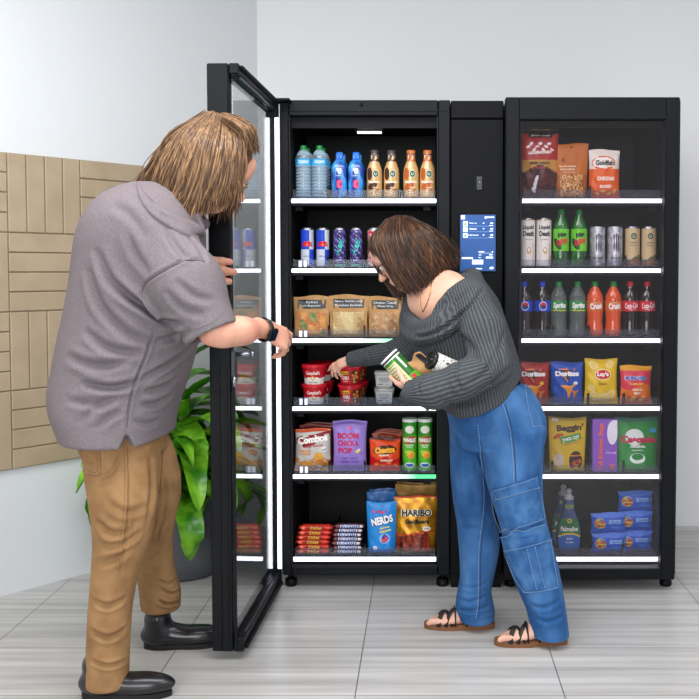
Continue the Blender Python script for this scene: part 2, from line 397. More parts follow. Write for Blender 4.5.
# basket-weave tile band on the left wall: blocks of four 3 x 12 inch tiles, turned by turns
tile = mat('beige_wall_tile', '#b09d84', .55, noise=('#a8957c', 9, 3, .35, .65), bump=(420, .25, .0008, 2)); grout = mat('tile_grout', '#93836c', .8)
BZ0, BZ1 = zp(455, 4.12), zp(161, 4.12); BS = (BZ1 - BZ0) / 4
xe = (lambda px: min(((CORX + dl.x * t) / (BACKY + dl.y * t) * FPX + CX - px) ** 2 * 1e6 + t for t in [i * .005 for i in range(900)]) % 1e6)
def along(px):
    return min((abs((CORX + dl.x * t) / (BACKY + dl.y * t) * FPX + CX - px), t) for t in [i * .004 for i in range(1, 900)])[1]
x0 = along(79.5); xend = along(176)
g = G(); xs = x0 - BS; a, b = sorted((0, .012 * sgn)); g.box((xs, a, BZ0), (xs + BS * 10, b, BZ1), grout, Ml)
for c in range(10):
    for r in range(4):
        bx = xs + c * BS; bz = BZ1 - (r + 1) * BS
        hor = (c + r) % 2 == 0
        for k in range(4):
            q = BS / 4; gp = .0022
            lo, hi = ((bx + gp, bz + k * q + gp), (bx + BS - gp, bz + (k + 1) * q - gp)) if hor else ((bx + k * q + gp, bz + gp), (bx + (k + 1) * q - gp, bz + BS - gp))
            a, b = sorted((.006 * sgn, .019 * sgn)); g.box((lo[0], a, lo[1]), (hi[0], b, hi[1]), tile, Ml, bev=.003)
structure(g.build('trim_1'))
# ------------------------------------------------------------------ coolers
YF = 3.89
blk = mat('black_powder_coat', '#0c0e13', .45, spec=.2, bump=(700, .12, .0004, 1)); blk2 = mat('black_column_panel', '#090a0d', .5, spec=.15, bump=(700, .12, .0004, 1))
dark = mat('cabinet_liner', '#0b0c0f', .6); gask = mat('rubber_gasket', '#090a0d', .5, spec=.2); alu = mat('dark_anodised_rail', '#2a3038', .3, metal=.6)
white_led = emis('led_white', '#f0f2ff', 2.6); green_led = emis('led_green', '#4dff95', 2.0)
def led_mix():                                     # a light bar whose end glows green
    m = bpy.data.materials.new('led_white_to_green'); m.use_nodes = True; nt = m.node_tree; b = nt.nodes['Principled BSDF']; tc = nt.nodes.new('ShaderNodeTexCoord')
    sx = nt.nodes.new('ShaderNodeSeparateXYZ'); cr = nt.nodes.new('ShaderNodeValToRGB'); L = nt.links
    L.new(tc.outputs['Generated'], sx.inputs[0]); L.new(sx.outputs[0], cr.inputs[0]); cr.color_ramp.elements[0].position = .0; cr.color_ramp.elements[0].color = (1, 1, 1, 1)
    cr.color_ramp.elements[1].position = .5; cr.color_ramp.elements[1].color = (.05, .62, .2, 1); b.inputs['Emission Strength'].default_value = 1.25
    L.new(cr.outputs[0], b.inputs['Emission Color']); b.inputs['Base Color'].default_value = (.1, .3, .2, 1); return m
guardm = glass('acrylic_guard', (.88, .89, .92), .02, 1.2, .035, (.7, .75, .85))
XI0, XI1, XO0, XO1 = xa(290), xa(438), xa(281), xa(450)
RI0, RI1, RO0, RO1 = xa(520), xa(663), xa(505, 3.83), xa(678, 3.83)
TOPZ = zp(100, YF); RTOP = zp(97, 3.83)
SY = [200.7, 270.5, 340.5, 408.5, 476.5, 559.2]
SHZ = [zp(y) + .012 for y in SY]
def cabinet(name, loc, x0, x1, i0, i1, zt, ztin, label, group, yb=4.66):
    t = thing(name, loc, label, 'cooler', group); ox, oy = loc[0], loc[1]
    def L(a, b): return ((a[0] - ox, a[1] - oy, a[2]), (b[0] - ox, b[1] - oy, b[2]))
    g = G()
    for lo, hi, m in (((x0, YF, .055), (i0, yb, zt), blk), ((i1, YF, .055), (x1, yb, zt), blk), ((i0, YF, zp(116)), (i1, yb, zt), blk), ((i0, YF, .055), (i1, yb, zp(566)), blk),
                      ((i0, 4.46, zp(566)), (i1, yb, zp(116)), dark)):
        g.box(*L(lo, hi), m, bev=.004)
    g.box(*L((i0, 3.93, zp(127)), (i1, 3.97, zp(116))), gask); g.box(*L((i0, YF + .01, zp(566) - .001), (i0 + .004, 4.46, zp(116))), dark); g.box(*L((i1 - .004, YF + .01, zp(566) - .001), (i1, 4.46, zp(116))), dark)
    g.box(*L((i0, YF + .005, zp(566) - .001), (i1, 4.46, zp(566) + .006)), dark)
    g.box(*L((x0 + .012, YF - .004, zp(112)), (x1 - .012, YF + .001, zp(111))), gask)
    g.build('cabinet_body', t)
    for fx in (x0 + .03, x1 - .03):
        for fy in (YF + .04, yb - .06):
            f = G(); f.lathe([(.012, 0.03), (.012, .056)], gask, 10, (fx - ox, fy - oy, 0)); f.lathe([(.022, 0), (.026, .006), (.024, .03)], gask, 14, (fx - ox, fy - oy, 0)); f.build('foot', t)
    return t
CL = cabinet('display_cooler', (XO0, YF, 0), XO0, XO1, XI0, XI1, TOPZ, 0, 'tall black display cooler with its glass door standing open, left of the payment column', 'tall black display coolers')
CR = cabinet('display_cooler', (RO0, YF, 0), xa(505), xa(678), RI0, RI1, RTOP, 0, 'tall black display cooler with closed glass door, right of the payment column', 'tall black display coolers')
def shelf(t, i0, i1, k, divs, green=None, yb=4.44):
    z = SHZ[k]; ox, oy = t.location.x, t.location.y
    g = G(); B = lambda q, lo, hi, m, bev=0: q.box((lo[0] - ox, lo[1] - oy, lo[2]), (hi[0] - ox, hi[1] - oy, hi[2]), m, bev=bev)
    B(g, (i0 + .005, 3.925, z - .018), (i1 - .005, yb, z), dark); B(g, (i0 + .006, 3.906, z - .034), (i1 - .006, 3.926, z - .0005), blk, .002)
    for dx in (.02, (i1 - i0) - .06): B(g, (i0 + dx, 3.93, z - .05), (i0 + dx + .03, 3.96, z - .018), gask)
    s = g.build('shelf', t)
    g = G(); a, b = i0 + .008, i1 - .008; c = b
    if green: c = green[0]
    B(g, (a, 3.899, z - .0205), (c, 3.9065, z - .0045), white_led); g.build('light_strip', s)
    if green:
        g = G(); B(g, (c, 3.899, z - .0205), (green[1], 3.9065, z - .0045), led_mix()); q = g.build('light_strip', s); q['label'] = 'green lit end of the light strip'
    g = G(); B(g, (i0 + .012, 3.909, z), (i1 - .012, 3.9115, z + .033), guardm); g.build('front_guard', s)
    for px in divs:
        X = xa(px); g = G(); B(g, (X - .0015, 3.915, z), (X + .0015, yb - .02, z + .045), gask); B(g, (X - .003, 3.912, z), (X + .003, 3.918, z + .05), gask); g.build('divider', s)
    return s
for k in range(6):
    gr = {2: (xa(362), XI1 - .008), 4: (xa(398), XI1 - .008)}.get(k)
    shelf(CL, XI0, XI1, k, (328, 364, 400) if k not in (1,) else (328, 364, 400), gr)
    shelf(CR, RI0, RI1, k, (554, 590, 626))
# little twin glowing tabs standing in for reflections in the acrylic shelf guards
tabm = mat('white_reflection_tab', '#e8eefc', .3, emit=.35)
for k in (1, 2, 3, 4):
    g = G(); z = SHZ[k]; sh = [c for c in CL.children if c.name.startswith('shelf')][k]
    for px in (300.5, 305.5):
        X = xa(px); g.box((X - .007 - XO0, 3.902 - YF, z + .003), (X + .005 - XO0, 3.908 - YF, z + .028), tabm)
    q = g.build('reflection_tab', sh); q['label'] = 'pair of small pale reflections on the front guard'
# inside top light
g = G(); X = xa(368); g.box((X - .05 - XO0, .125, zp(127) - .008), (X + .05 - XO0, .14, zp(127) - .001), emis('inside_lamp', '#ffffff', 3)); g.box((X - .06 - XO0, .12, zp(127) - .001), (X + .06 - XO0, .15, zp(118)), gask)
g.build('interior_lamp', CL)
g = G(); g.tube([(xa(424) - XO0, .3, TOPZ), (xa(424) - XO0, .3, TOPZ + .05)], .005, gask, 8); g.build('antenna', CL)
for px in (362,): # bolt on the header
    g = G(); g.lathe([(.008, 0), (.007, .003)], gask, 12); o = g.build('bolt', CL); o.location = (xa(px) - XO0, -.001, zp(105)); o.rotation_euler = (PI / 2, 0, 0)
# open door of the left cooler
XH = XO0 - .0; ex = Vector((-.03, -1, 0)).normalized(); ey = Vector((-1, .03, 0)).normalized()
Md = Matrix(((ex.x, ey.x, 0, XH - XO0), (ex.y, ey.y, 0, -.012), (0, 0, 1, 0), (0, 0, 0, 1)))
DZ0, DZ1, DLn, DT = .032, 2.0, .725, .106
def dbx(g, lo, hi, m, bev=0): return g.box(lo, hi, m, Md, bev)
g = G()
dbx(g, (DLn - .05, .034, DZ0), (DLn, DT, DZ1), blk, .004)                       # free stile
dbx(g, (0, .0, DZ0), (.032, .048, DZ1), blk, .004)                              # hinge stile
dbx(g, (.03, .026, DZ0), (DLn - .045, .048, DZ0 + .07), blk, .003); dbx(g, (.03, .0, DZ0), (DLn - .0, .032, DZ0 + .045), blk, .003)
dbx(g, (.03, .026, DZ1 - .05), (DLn - .05, .048, DZ1), blk, .003); dbx(g, (.03, .0, DZ1 - .035), (DLn - .0, .032, DZ1), blk, .003)
for y0 in (.02, .045, .07): dbx(g, (DLn - .001, y0, DZ0 + .01), (DLn + .004, y0 + .008, 1.0), gask)
dr = g.build('door', CL); dr['label'] = 'open glass door standing out from the cooler'
g = G()
for z0, z1 in ((DZ0 + .045, DZ0 + .052), (DZ1 - .042, DZ1 - .035)):
    for y0 in (.004, .018): g = G(); dbx(g, (.03, y0, z0), (DLn - .05, y0 + .008, z1), alu); g.build('rail_trim', dr)
for z0 in (DZ0 + .004, DZ1 - .016): g = G(); dbx(g, (.04, -.012, z0), (DLn - .02, 0, z0 + .012), gask, .003); g.build('gasket', dr)
pane = glass('cooler_glass', (.95, .96, .96), 0, 1.5)
g = G(); dbx(g, (.028, .020, DZ0 + .046), (DLn - .006, .0235, DZ1 - .036), pane); g.build('glass_pane', dr)
g = G(); dbx(g, (.036, -.006, .10), (.044, .009, 1.93), white_led); g.build('led_bar', dr)
g = G(); chrome = mat('brushed_steel', '#9aa0a8', .3, metal=1)
dbx(g, (DLn - .02, .016, zp(382, 3.17)), (DLn + .008, .034, zp(350, 3.17)), mat('latch_black', '#2a2d31', .35), .004)
q0 = Md @ Vector((DLn - .008, .018, zp(354, 3.17))); g.tube([q0, q0 + Vector((.05, 0, .0))], .007, chrome, 10); g.lathe([(.011, 0), (.012, .006), (.009, .012)], chrome, 12, (0, 0, 0))
for i in range(len(g.v) - 36, len(g.v)): v = g.v[i]; g.v[i] = (q0.x + .05 + v[2], q0.y + v[1], q0.z + v[0])
g.tube([Md @ Vector((DLn + .006, .022, zp(376, 3.17))), Md @ Vector((DLn + .006, .022, zp(386, 3.17)))], .008, chrome, 10)
dbx(g, (DLn + .0, .02, zp(392, 3.17)), (DLn + .006, .09, zp(391, 3.17)), gask)
h = g.build('latch', dr); h['label'] = 'steel and black latch with a small round pin'
# hinge plate on top corner
g = G(); g.box((-.012, -.06, TOPZ - .012), (.05, .03, TOPZ - .002), blk, bev=.003); g.build('hinge', CL)
# closed door of the right cooler
g = G(); gy0, gy1 = 3.83 - YF, 3.884 - YF; o = CR.location.x
def rb(g, x0, x1, z0, z1, m, y0=gy0, y1=gy1, bev=.004): g.box((x0 - o, y0, z0), (x1 - o, y1, z1), m, bev=bev)
rdi0, rdi1 = xa(519, 3.84), xa(663, 3.84); zb0, zb1, zt0 = .055, zp(568, 3.84), zp(120, 3.84)
rb(g, RO0, rdi0, zb0, RTOP, blk); rb(g, rdi1, RO1, zb0, RTOP, blk); rb(g, rdi0 - .004, rdi1 + .004, zb0, zb1, blk); rb(g, rdi0 - .004, rdi1 + .004, zt0, RTOP, blk)
rd = g.build('door', CR); rd['label'] = 'closed glass door of the cooler'
g = G(); g.box((rdi0 - .002 - o, gy0 + .018, zb1 - .004), (rdi1 + .002 - o, gy0 + .022, zt0 + .004), glass('tinted_cooler_glass', (.92, .90, .92), 0, 1.5)); g.build('glass_pane', rd)
# the payment column between the coolers
pc = thing('payment_column', ((XO1 + RO0) / 2, YF, 0), 'narrow black payment column with a lit blue touchscreen between the two coolers', 'payment kiosk')
ox = pc.location.x; c0, c1 = XO1 + .002 - ox, min(RO0, xa(505)) - .003 - ox
g = G(); g.box((c0, -.003, .06), (c1, .75, zp(119) - .002), blk2, bev=.004); g.box((c0, -.003, zp(119)), (c1, .75, TOPZ - .003), blk2, bev=.004); g.box((c0 + .004, .01, .0), (c1 - .004, .7, .062), gask); g.build('column_body', pc)
g = G(); zt = zp(176); X = xa(479) - ox
g.box((X - .014, -.010, zp(191)), (X + .014, -.002, zt), mat('lens_cover', '#26272c', .25), bev=.006); g.lathe([(.004, 0), (.003, .002)], chrome, 10, (X, 0, 0))
for i in range(len(g.v) - 20, len(g.v)): v = g.v[i]; g.v[i] = (v[0], -.010 - v[2], zp(183) + v[1])
g.build('camera_lens_cover', pc)
sx0, sx1, sz0, sz1 = xa(460) - ox, xa(495) - ox, zp(271), zp(215)
g = G(); g.box((sx0 - .006, -.008, sz0 - .006), (sx1 + .006, -.003, sz1 + .006), gask, bev=.002); g.box((sx0, -.0095, sz0), (sx1, -.0075, sz1), emis('screen_blue', '#174a8c', .3))
sw, sh_ = sx1 - sx0, sz1 - sz0; Sf = lambda a, b: (sx0 + a * sw, -.0096, sz0 + b * sh_)
wt = emis('screen_white', '#dfeaf8', .9)
def srect(u0, u1, v0, v1, m=wt, d=0): g.box((sx0 + u0 * sw, -.0104 - d, sz0 + v0 * sh_), (sx0 + u1 * sw, -.0097 - d, sz0 + v1 * sh_), m)
Sm = lambda a, b: (a, -.0104, b)
srect(.02, .13, .92, .99)
for i, v in enumerate((.80, .70, .59)):
    srect(.08, .21, v, v + .085, emis('screen_pale', '#cfeee8', .85)); srect(.11, .17, v + .02, v + .05, emis('screen_dark', '#2a5a58', .5) if i != 1 else wt, .0004)
    g.text(('Turkey wrap', 'Salad', 'Cold brew')[i], Sm, sx0 + .36 * sw, sz0 + (v + .05) * sh_, .006, wt, w=(.22, .2, .32)[i] * sw, off=0); srect(.64, .68, v + .042, v + .06); srect(.85, .93, v + .04, v + .06)
    srect(.23, .93, v - .004, v, emis('screen_line', '#7fa6d8', .8)); srect(.82, .93, v + .005, v + .015)
g.disc(Sm, sx0 + .72 * sw, sz0 + .95 * sh_, .004, .005, wt, 0); srect(.75, .96, .945, .965)
srect(.05, .36, .215, .245); srect(.52, .68, .335, .35); srect(.9, .93, .33, .35); srect(.52, .92, .318, .322); srect(.52, .6, .28, .29); srect(.82, .92, .28, .295); srect(.52, .58, .235, .245); srect(.73, .93, .225, .255)
srect(.34, .65, .12, .20); srect(.37, .62, .033, .05); srect(.83, .92, .04, .06); srect(.86, .94, .035, .075)
s = g.build('touchscreen', pc); s['label'] = 'lit blue touchscreen with white order list'
# ------------------------------------------------------------------ plant
pl = thing('potted_plant', (xa(178, 4.10), 4.12, 0), 'broad-leaved green plant in a dark grey pot between the man and the open cooler door', 'plant')
g = G(); potm = mat('matte_grey_pot', '#55575c', .6, bump=(60, .1, .001, 2)); r = .188
g.lathe([(r * .8, 0), (r * .9, .012), (r * .97, .1), (r, .25), (r * 1.0, .352), (r * .985, .36), (r * .95, .36), (r * .93, .33), (.02, .325)], potm, 48); g.build('pot', pl)
g = G(); g.grid(lambda u, v: (v * .176 * math.cos(u * 2 * PI), v * .176 * math.sin(u * 2 * PI), .335 + .008 * math.sin(u * 40) * math.cos(v * 17)), 0, 1, 0.001, 1, 36, 6, mat('potting_soil', '#1f1712', .9, noise=('#33261b', 60, 3, .4, .6))); g.build('soil', pl)
leafm = mat('glossy_green_leaf', '#357d13', .35, noise=('#84c62d', (14, 14, 9), 2, .36, .66), coat=.2)
g = G(); gs = G(); stemm = mat('plant_stem', '#6d7a3c', .6)
for s_i, (sx, sy, sh) in enumerate(((0, 0, .70), (.06, .03, .52), (-.06, .0, .60), (.0, -.05, .48), (-.03, .05, .84))):
    gs.tube([(sx, sy, .32), (sx * 1.3, sy * 1.3, .36 + (sh - .36) * .5), (sx * 1.8, sy * 1.8, sh)], [.014, .013, .01], stemm, 8)
    for k in range(15):
        t = k / 14; an = k * 2.4 + s_i; z0 = sh - .26 * t * (1 if sh > .5 else .6); L = .36 + .14 * random.random() + .06 * t; el = 1.1 - 1.15 * t + .2 * random.random(); w = .040 + .016 * random.random()
        d = Vector((math.cos(an), math.sin(an), 0)); pts = []; p = Vector((sx * 1.8, sy * 1.8, z0)); e = el
        n = 12
        for i in range(n + 1):
            pts.append(p.copy()); p = p + (d * math.cos(e) + Vector((0, 0, math.sin(e)))) * (L / n); e -= (.13 + .06 * t + .02 * random.random())
        sd = Vector((-d.y, d.x, 0)); wv = lambda u: w * (math.sin(min(1, u * 1.12 + .06) * PI) ** .75 if u < .85 else w * 0 + max(.0, (1 - u) / .15) * .62)
        tw = random.uniform(-.5, .5)
        def fn(u, v, pts=pts, d=d, sd=sd, tw=tw, L=L, w=w, k=k):
            i = min(int(v * n), n - 1); f = v * n - i; c = pts[i].lerp(pts[i + 1], f); tg = (pts[i + 1] - pts[i]).normalized(); up = sd.cross(tg)
            ww = w * (math.sin(min(1.0, v * .9 + .1) * PI) ** .7); ww = max(ww, .0015)
            s2 = (sd * math.cos(tw * v) + up * math.sin(tw * v))
            q = c + s2 * u * ww + up * (abs(u) * ww * .45 + .004 * math.sin(v * 13 + k + u * 2)) * (1 if up.z > 0 else -1)
            rad = math.hypot(q.x, q.y); return q
        g.grid(fn, -1, 1, 0, 1, 4, n, leafm)
PLX, PLY = pl.location.x, pl.location.y
nv = []
for v in g.v:                                    # keep leaves off the wall behind and out of the cooler side
    x, y, z = v; wx, wy = x + PLX, y + PLY
    q = Vector((wx - CORX, wy - BACKY, 0)); nrm = Vector((-dl.y, dl.x, 0)); nrm = nrm if nrm.x > 0 else -nrm; dd = q.dot(nrm)
    if dd < .05: wx += nrm.x * (.05 - dd); wy += nrm.y * (.05 - dd)
    wx = min(wx, XO0 - .02 - .004 * random.random()) if wy > 3.8 else min(wx, XO0 - .13)
    if z < .42: z = .42 - (.42 - z) * .62
    nv.append((wx - PLX, wy - PLY, z))
g.v = nv
g.build('foliage', pl); gs.build('stem', pl)
# ------------------------------------------------------------------ products
def cyl(R, rs=None):                                 # S(a,b) on a cylinder (or a profile radius function)
    def S(a, b):
        r = rs(b) if rs else R
        return (r * math.sin(a / R), -r * math.cos(a / R), b)
    return S
alum = mat('aluminium_can_end', '#8f9298', .3, metal=1)
def can(name, r, h, body, deco, neck=.92):
    g = G(); prof = [(r * .80, 0), (r * .97, .006), (r, .012), (r, h - .009), (r * neck, h - .002), (r * neck, h), (r * (neck - .06), h - .002), (.001, h - .003)]
    art = body if callable(body) else None
    m = [alum, body if not art else '#888888', body if not art else '#888888', body if not art else '#888888', alum, alum, alum]
    if art:
        g.lathe([(r * .80, 0), (r * .97, .006)], alum, 20, caps=False)
        g.grid(lambda u, v: (r * (.97 if v < .02 else 1) * math.sin(u), -r * (.97 if v < .02 else 1) * math.cos(u), .006 + v * (h - .015)), 0, 2 * PI, 0, 1, 40, 24, lambda u, v: art((u + PI) % (2 * PI) - PI, v))
        g.lathe([(r, h - .009), (r * neck, h - .002), (r * neck, h), (r * (neck - .06), h - .002), (.001, h - .003)], alum, 20, caps=False)
    else: g.lathe(prof, m, 24, caps=False)
    if deco: deco(g, cyl(r), r, h)
    return g.build(name)
def bottle(name, r, h, prof, body, capc, deco, lab=None, cap=(.0135, .018), seg=24, square=0, capname='cap'):
    t = bpy.data.objects.new(name, None); COL.objects.link(t)
    g = G(); pr = [(a * r, b * h) for a, b in prof]
    mm = body if isinstance(body, list) else [body] * (len(pr) - 1)
    g.lathe(pr, mm, seg, caps=False)
    if square:
        g.v = [(x * (1 + square * (abs(math.sin(2 * math.atan2(y, x))) - .5) * .4), y * (1 + square * (abs(math.sin(2 * math.atan2(y, x))) - .5) * .4), z) for x, y, z in g.v]
    g.build('bottle_body', t)
    g = G(); zc = h - cap[1]; g.lathe([(cap[0], zc), (cap[0], h - .002), (cap[0] * .85, h), (.001, h)], pk(capc), 18, caps=False); g.lathe([(cap[0] * 1.08, zc - .004), (cap[0] * 1.08, zc - .0005)], pk(capc), 18, caps=True); g.build(capname, t)
    if lab or deco:
        g = G(); R = r * 1.012
        if lab:
            z0, z1, lc, rr = lab; R = r * rr * 1.012
            g.lathe([(R, z0 * h), (R, z1 * h)], lc if not isinstance(lc, str) else pk(lc), seg, caps=False)
        if deco: deco(g, cyl(R), R, h)
        g.build('label_wrap', t)
    return t
def pouch(name, W, H, D, art, deco, stand=False, nu=34, nv=40, wr=1.0, seed=0, narrow=.05, top=.05):
    rr = random.Random(seed); ph = [rr.uniform(0, 6.28) for _ in range(8)]
    def prof(b):
        if stand: return min(1, b / .06 + .25) ** .5 * (max(0, 1 - b) ** .62) * 1.05 if b < 1 else 0
        e = .045; t = min(max((b - e) / (1 - 2 * e), 0), 1); return (math.sin(t * PI)) ** .55
    def S(a, b, sg=-1):
        u = 2 * a / W; v = min(max(b / H, 0), 1); pr = prof(v)
        d = D / 2 * (max(0, 1 - abs(u) ** 2.4) ** .6) * pr
        w = wr * .0022 * (math.sin(9 * u + 5 * v + ph[0]) * math.sin(7 * v * 2 + ph[1]) + .8 * math.sin(17 * u * (1 - v) + 11 * v + ph[2]) * (1 - .5 * pr) + .6 * math.sin(23 * v + 6 * u + ph[3]) * abs(u) ** 1.5)
        edge = (1 - abs(u) ** 6)
        x = a * (1 - narrow * pr - (.02 * math.sin(v * 3 + ph[4]))); z = b + .003 * math.sin(3 * u + ph[5]) * (1 if v > .9 else 0)
        return (x, sg * (d + w * edge * min(1, pr + .15)) , z)
    g = G(); F = lambda u, v: S(u * W / 2, v * H); Bk = lambda u, v: S(u * W / 2, v * H, 1)
    g.grid(F, -1, 1, 0, 1, nu, nv, art); g.grid(Bk, -1, 1, 0, 1, 12, 16, art(0, .5) if callable(art) else art, flip=True)
    if deco: deco(g, S, W, H)
    return g.build(name)
STOCK = {}
def put(kind, make, x, y, z, label, cat, group=None, rz=0, rx=0):
    o = copy_tree(STOCK[kind]) if kind in STOCK else make()
    STOCK.setdefault(kind, o)
    o.location = (x, y, z); o.rotation_euler = (rx, 0, rz); tag(o, label, cat, group); return o
PXM = 1 / 240.5
# ---- bottles
def mk_water():
    def deco(g, S, R, h):
        g.text('DASANI', S, 0, h * .68, .014, '#eaf6ff', w=.042, bold=.03)
    wat = glass('clear_ribbed_plastic', (.92, .96, 1), .03, 1.6, .13, (.85, .94, 1))
    pr = [(.7, 0), (.97, .02)]; 
    for i in range(9): z = .05 + i * .06; pr += [(.99, z), (.88, z + .03)]
    pr += [(1, .60), (1, .74), (.85, .82), (.55, .90), (.36, .93), (.36, .99)]
    wat_hi = glass('ribbed_plastic_highlight', (.75, .88, 1), .05, 1.6, .42, (.62, .82, .95)); ms = [wat if i % 2 else wat_hi for i in range(len(pr) - 1)]  # every other rib paler: highlights on the plastic put into its colour
    return bottle('water_bottle', .0335, .218, pr, ms, '#12803c', deco, (.62, .74, '#3aa6dc', 1.0))
def mk_fiji():
    def deco(g, S, R, h):
        g.text('FIJI', S, -.001, h * .58, .026, '#f2f7ff', w=.040, bold=.05); g.disc(S, .008, h * .30, .016, .019, '#e0305f')
        for k in range(5): g.disc(S, .008 + .010 * math.cos(k * 1.26), h * .30 + .011 * math.sin(k * 1.26), .009, .010, '#ee4a78', .0009)
        g.disc(S, .008, h * .30, .004, .005, '#8c1030', .0014); g.text('WATER', S, -.0, h * .48, .005, '#dfeeff', w=.02); g.disc(S, .017, h * .17, .005, .005, '#c9d66a', .001)
    fj = mat('blue_bottle_plastic', '#0f3f9a', .12, noise=('#3d9be8', (34, 34, 14), 2, .42, .6), coat=.6)
    pr = [(.85, 0), (1, .02), (1, .62), (.98, .68), (.70, .78), (.42, .84), (.40, .99)]
    return bottle('water_bottle', .033, .190, pr, fj, '#1767d8', deco, None, cap=(.015, .026), square=.9)
def mk_coffee(sleeve, capc):
    def f():
        def deco(g, S, R, h):
            Ss = S
            g.disc(Ss, .006, h * .50, .0135, .0155, '#f0ede2'); g.disc(Ss, .006, h * .50, .0115, .0135, '#0d5a3c', .0012); g.disc(Ss, .006, h * .50, .006, .007, '#f0ede2', .0018, n=5); g.disc(Ss, .006, h * .50 + .001, .0028, .005, '#0d5a3c', .0024)
            g.disc(Ss, -.020, h * .50, .012, .026, sleeve, .0006); g.disc(Ss, -.008, h * .25, .022, .014, sleeve, .0008, rot=.5); g.text('frappuccino', Ss, 0, h * .33, .013, '#fff6e8', w=.052, off=.0016, bold=.03)
            g.text('coffee drink', Ss, .006, h * .22, .004, '#fff6e8', w=.022, off=.0016); g.disc(Ss, .014, h * .17, .008, .004, '#b0562a', .0014)
        bd = mat('milky_coffee', '#c99f66', .25, coat=.7); nk = mat('neck_wrap' + sleeve.strip('#'), sleeve, .3, coat=.5, noise=('#e2c9a0', (60, 60, 30), 2, .52, .6))
        pr = [(.8, 0), (.98, .02), (1, .06), (1, .50), (.93, .62), (.62, .76), (.55, .82), (.55, .90)]
        ms = [bd] * 4 + [bd, nk, nk]
        t = bottle('coffee_bottle', .0325, .198, pr, ms, capc, deco, None, cap=(.0185, .016))
        g = G(); g.lathe([(.0195, .178), (.0202, .180), (.0202, .1815), (.0195, .183)], alum, 20); g.build('neck_ring', t); return t
    return f
def mk_redbull():
    def art(u, v):
        a = (u + .9) * 1.0; s = 1 if (math.sin(u * 1 + 1.2) > 0) else 0
        return pk('#1d43c0') if ((v > .47) == (u < .25)) else pk('#c3c8d2')
    def deco(g, S, R, h):
        g.disc(S, .001, h * .60, .009, .009, '#f2b51d', .0005); g.text('Red Bull', S, .0, h * .57, .015, '#d8142b', w=.043, bold=.04, off=.001); g.disc(S, -.006, h * .62, .009, .006, '#d8142b', .0009); g.disc(S, .008, h * .62, .008, .006, '#d8142b', .0009); g.text('ENERGY DRINK', S, 0, h * .28, .005, '#26459c', w=.03)
    return can('energy_drink_can', .0268, .163, art, deco)
def mk_purple():
    def art(u, v): return pk('#25a99a') if v < .06 else (pk('#4a3a86') if math.sin(u * 6 + 5 * math.sin(v * 9)) > .35 else (pk('#8e83c4') if math.sin(v * 31 + u * 5) > .82 else pk('#251d44')))
    def deco(g, S, R, h): g.text('Alani', S, -.001, h * .52, .026, '#2fd3c0', w=.062, rot=1.2, bold=.02, shear=.25); g.text('ENERGY', S, .0, h * .18, .006, '#e8e2ff', w=.02); g.text('NU', S, .004, h * .9, .006, '#e8e2ff')
    return can('energy_drink_can', .0268, .163, art, deco)
def mk_pink():
    def art(u, v):
        k = math.sin(u * 7 + 3 * math.sin(v * 12)) * math.sin(v * 26 + 2 * u)
        return pk('#e0527a') if k > .25 else (pk('#f3c6cf') if k > -.15 else (pk('#2f9a7b') if k > -.55 else pk('#c71f3f')))
    def deco(g, S, R, h): g.text('ENERGY', S, 0, h * .3, .010, '#ffffff', w=.034, bold=.03); g.rect(S, 0, h * .88, .045, .010, '#cf1d42')
    return can('energy_drink_can', .0268, .163, art, deco)
def mk_tea():
    def art(u, v): return pk('#6a1e2c') if v > .7 else (pk('#9a3a48') if math.sin(u * 5 + v * 8) > 0 else pk('#5a2030'))
    return can('energy_drink_can', .0268, .163, art, lambda g, S, R, h: g.text('energy', S, 0, h * .5, .012, '#f0d8d0', w=.034))
def mk_whitecan():
    def art(u, v): return pk('#e9e6de') if not (.06 < v < .5 and abs(math.sin(u * 3 + 1)) < .12) else pk('#c6a558')
    def deco(g, S, R, h):
        g.text('Liquid', S, .0, h * .80, .021, '#22221f', w=.048, bold=.04); g.text('Death', S, .001, h * .68, .021, '#22221f', w=.048, bold=.04); g.disc(S, .002, h * .34, .009, .014, '#c6a558'); g.disc(S, .002, h * .35, .005, .008, '#f1ede2', .001)
        g.text('MOUNTAIN WATER', S, 0, h * .56, .004, '#5a5648', w=.034); g.rect(S, 0, h * .95, .10, .006, '#c6a558')
    return can('tall_water_can', .031, .204, art, deco, .90)
def mk_dew():
    body = mat('green_soda_plastic', '#1c7a28', .12, coat=.7, noise=('#0c4a18', (20, 20, 9), 2, .4, .6))
    def deco(g, S, R, h):
        g.text('Mtn', S, .0, h * .56, .020, '#0e3b16', w=.036, bold=.06, shear=.2, rot=.2); g.text('DEW', S, .002, h * .44, .024, '#d81f2c', w=.048, bold=.06, shear=.2, off=.0012, rot=.2); g.disc(S, -.02, h * .4, .012, .028, '#0e4a1e', .0006, rot=.6)
    pr = [(.75, 0), (1, .03), (.98, .2), (.92, .26), (.99, .32), (1, .55), (1, .66), (.85, .76), (.5, .87), (.4, .91), (.4, .99)]
    return bottle('soda_bottle', .033, .240, pr, body, '#127a2c', deco, (.28, .66, '#6fce2a', 1.0))
def mk_silver():
    def deco(g, S, R, h):
        for k, dx in enumerate((-.009, 0, .009)):
            pts = [(-.003, .030), (.003, .032), (.0015, .01), (.003, -.008), (.0, -.035), (-.003, -.01), (-.001, .008)]
            g.disc(S, dx, h * .60, 0, 0, '#4a4d52', .0006, pts=[(x * 1.3, y * 1.2 - .004 * (k != 1)) for x, y in pts])
        g.text('MONSTER', S, 0, h * .22, .009, '#3a3c42', w=.042, bold=.04); g.text('ENERGY', S, 0, h * .14, .004, '#3a3c42', w=.02)
    return can('energy_drink_can', .0315, .169, mat('silver_can_print', '#c9cbcf', .35, metal=.6, noise=('#a3a6ab', 45, 4, .45, .6)), deco)
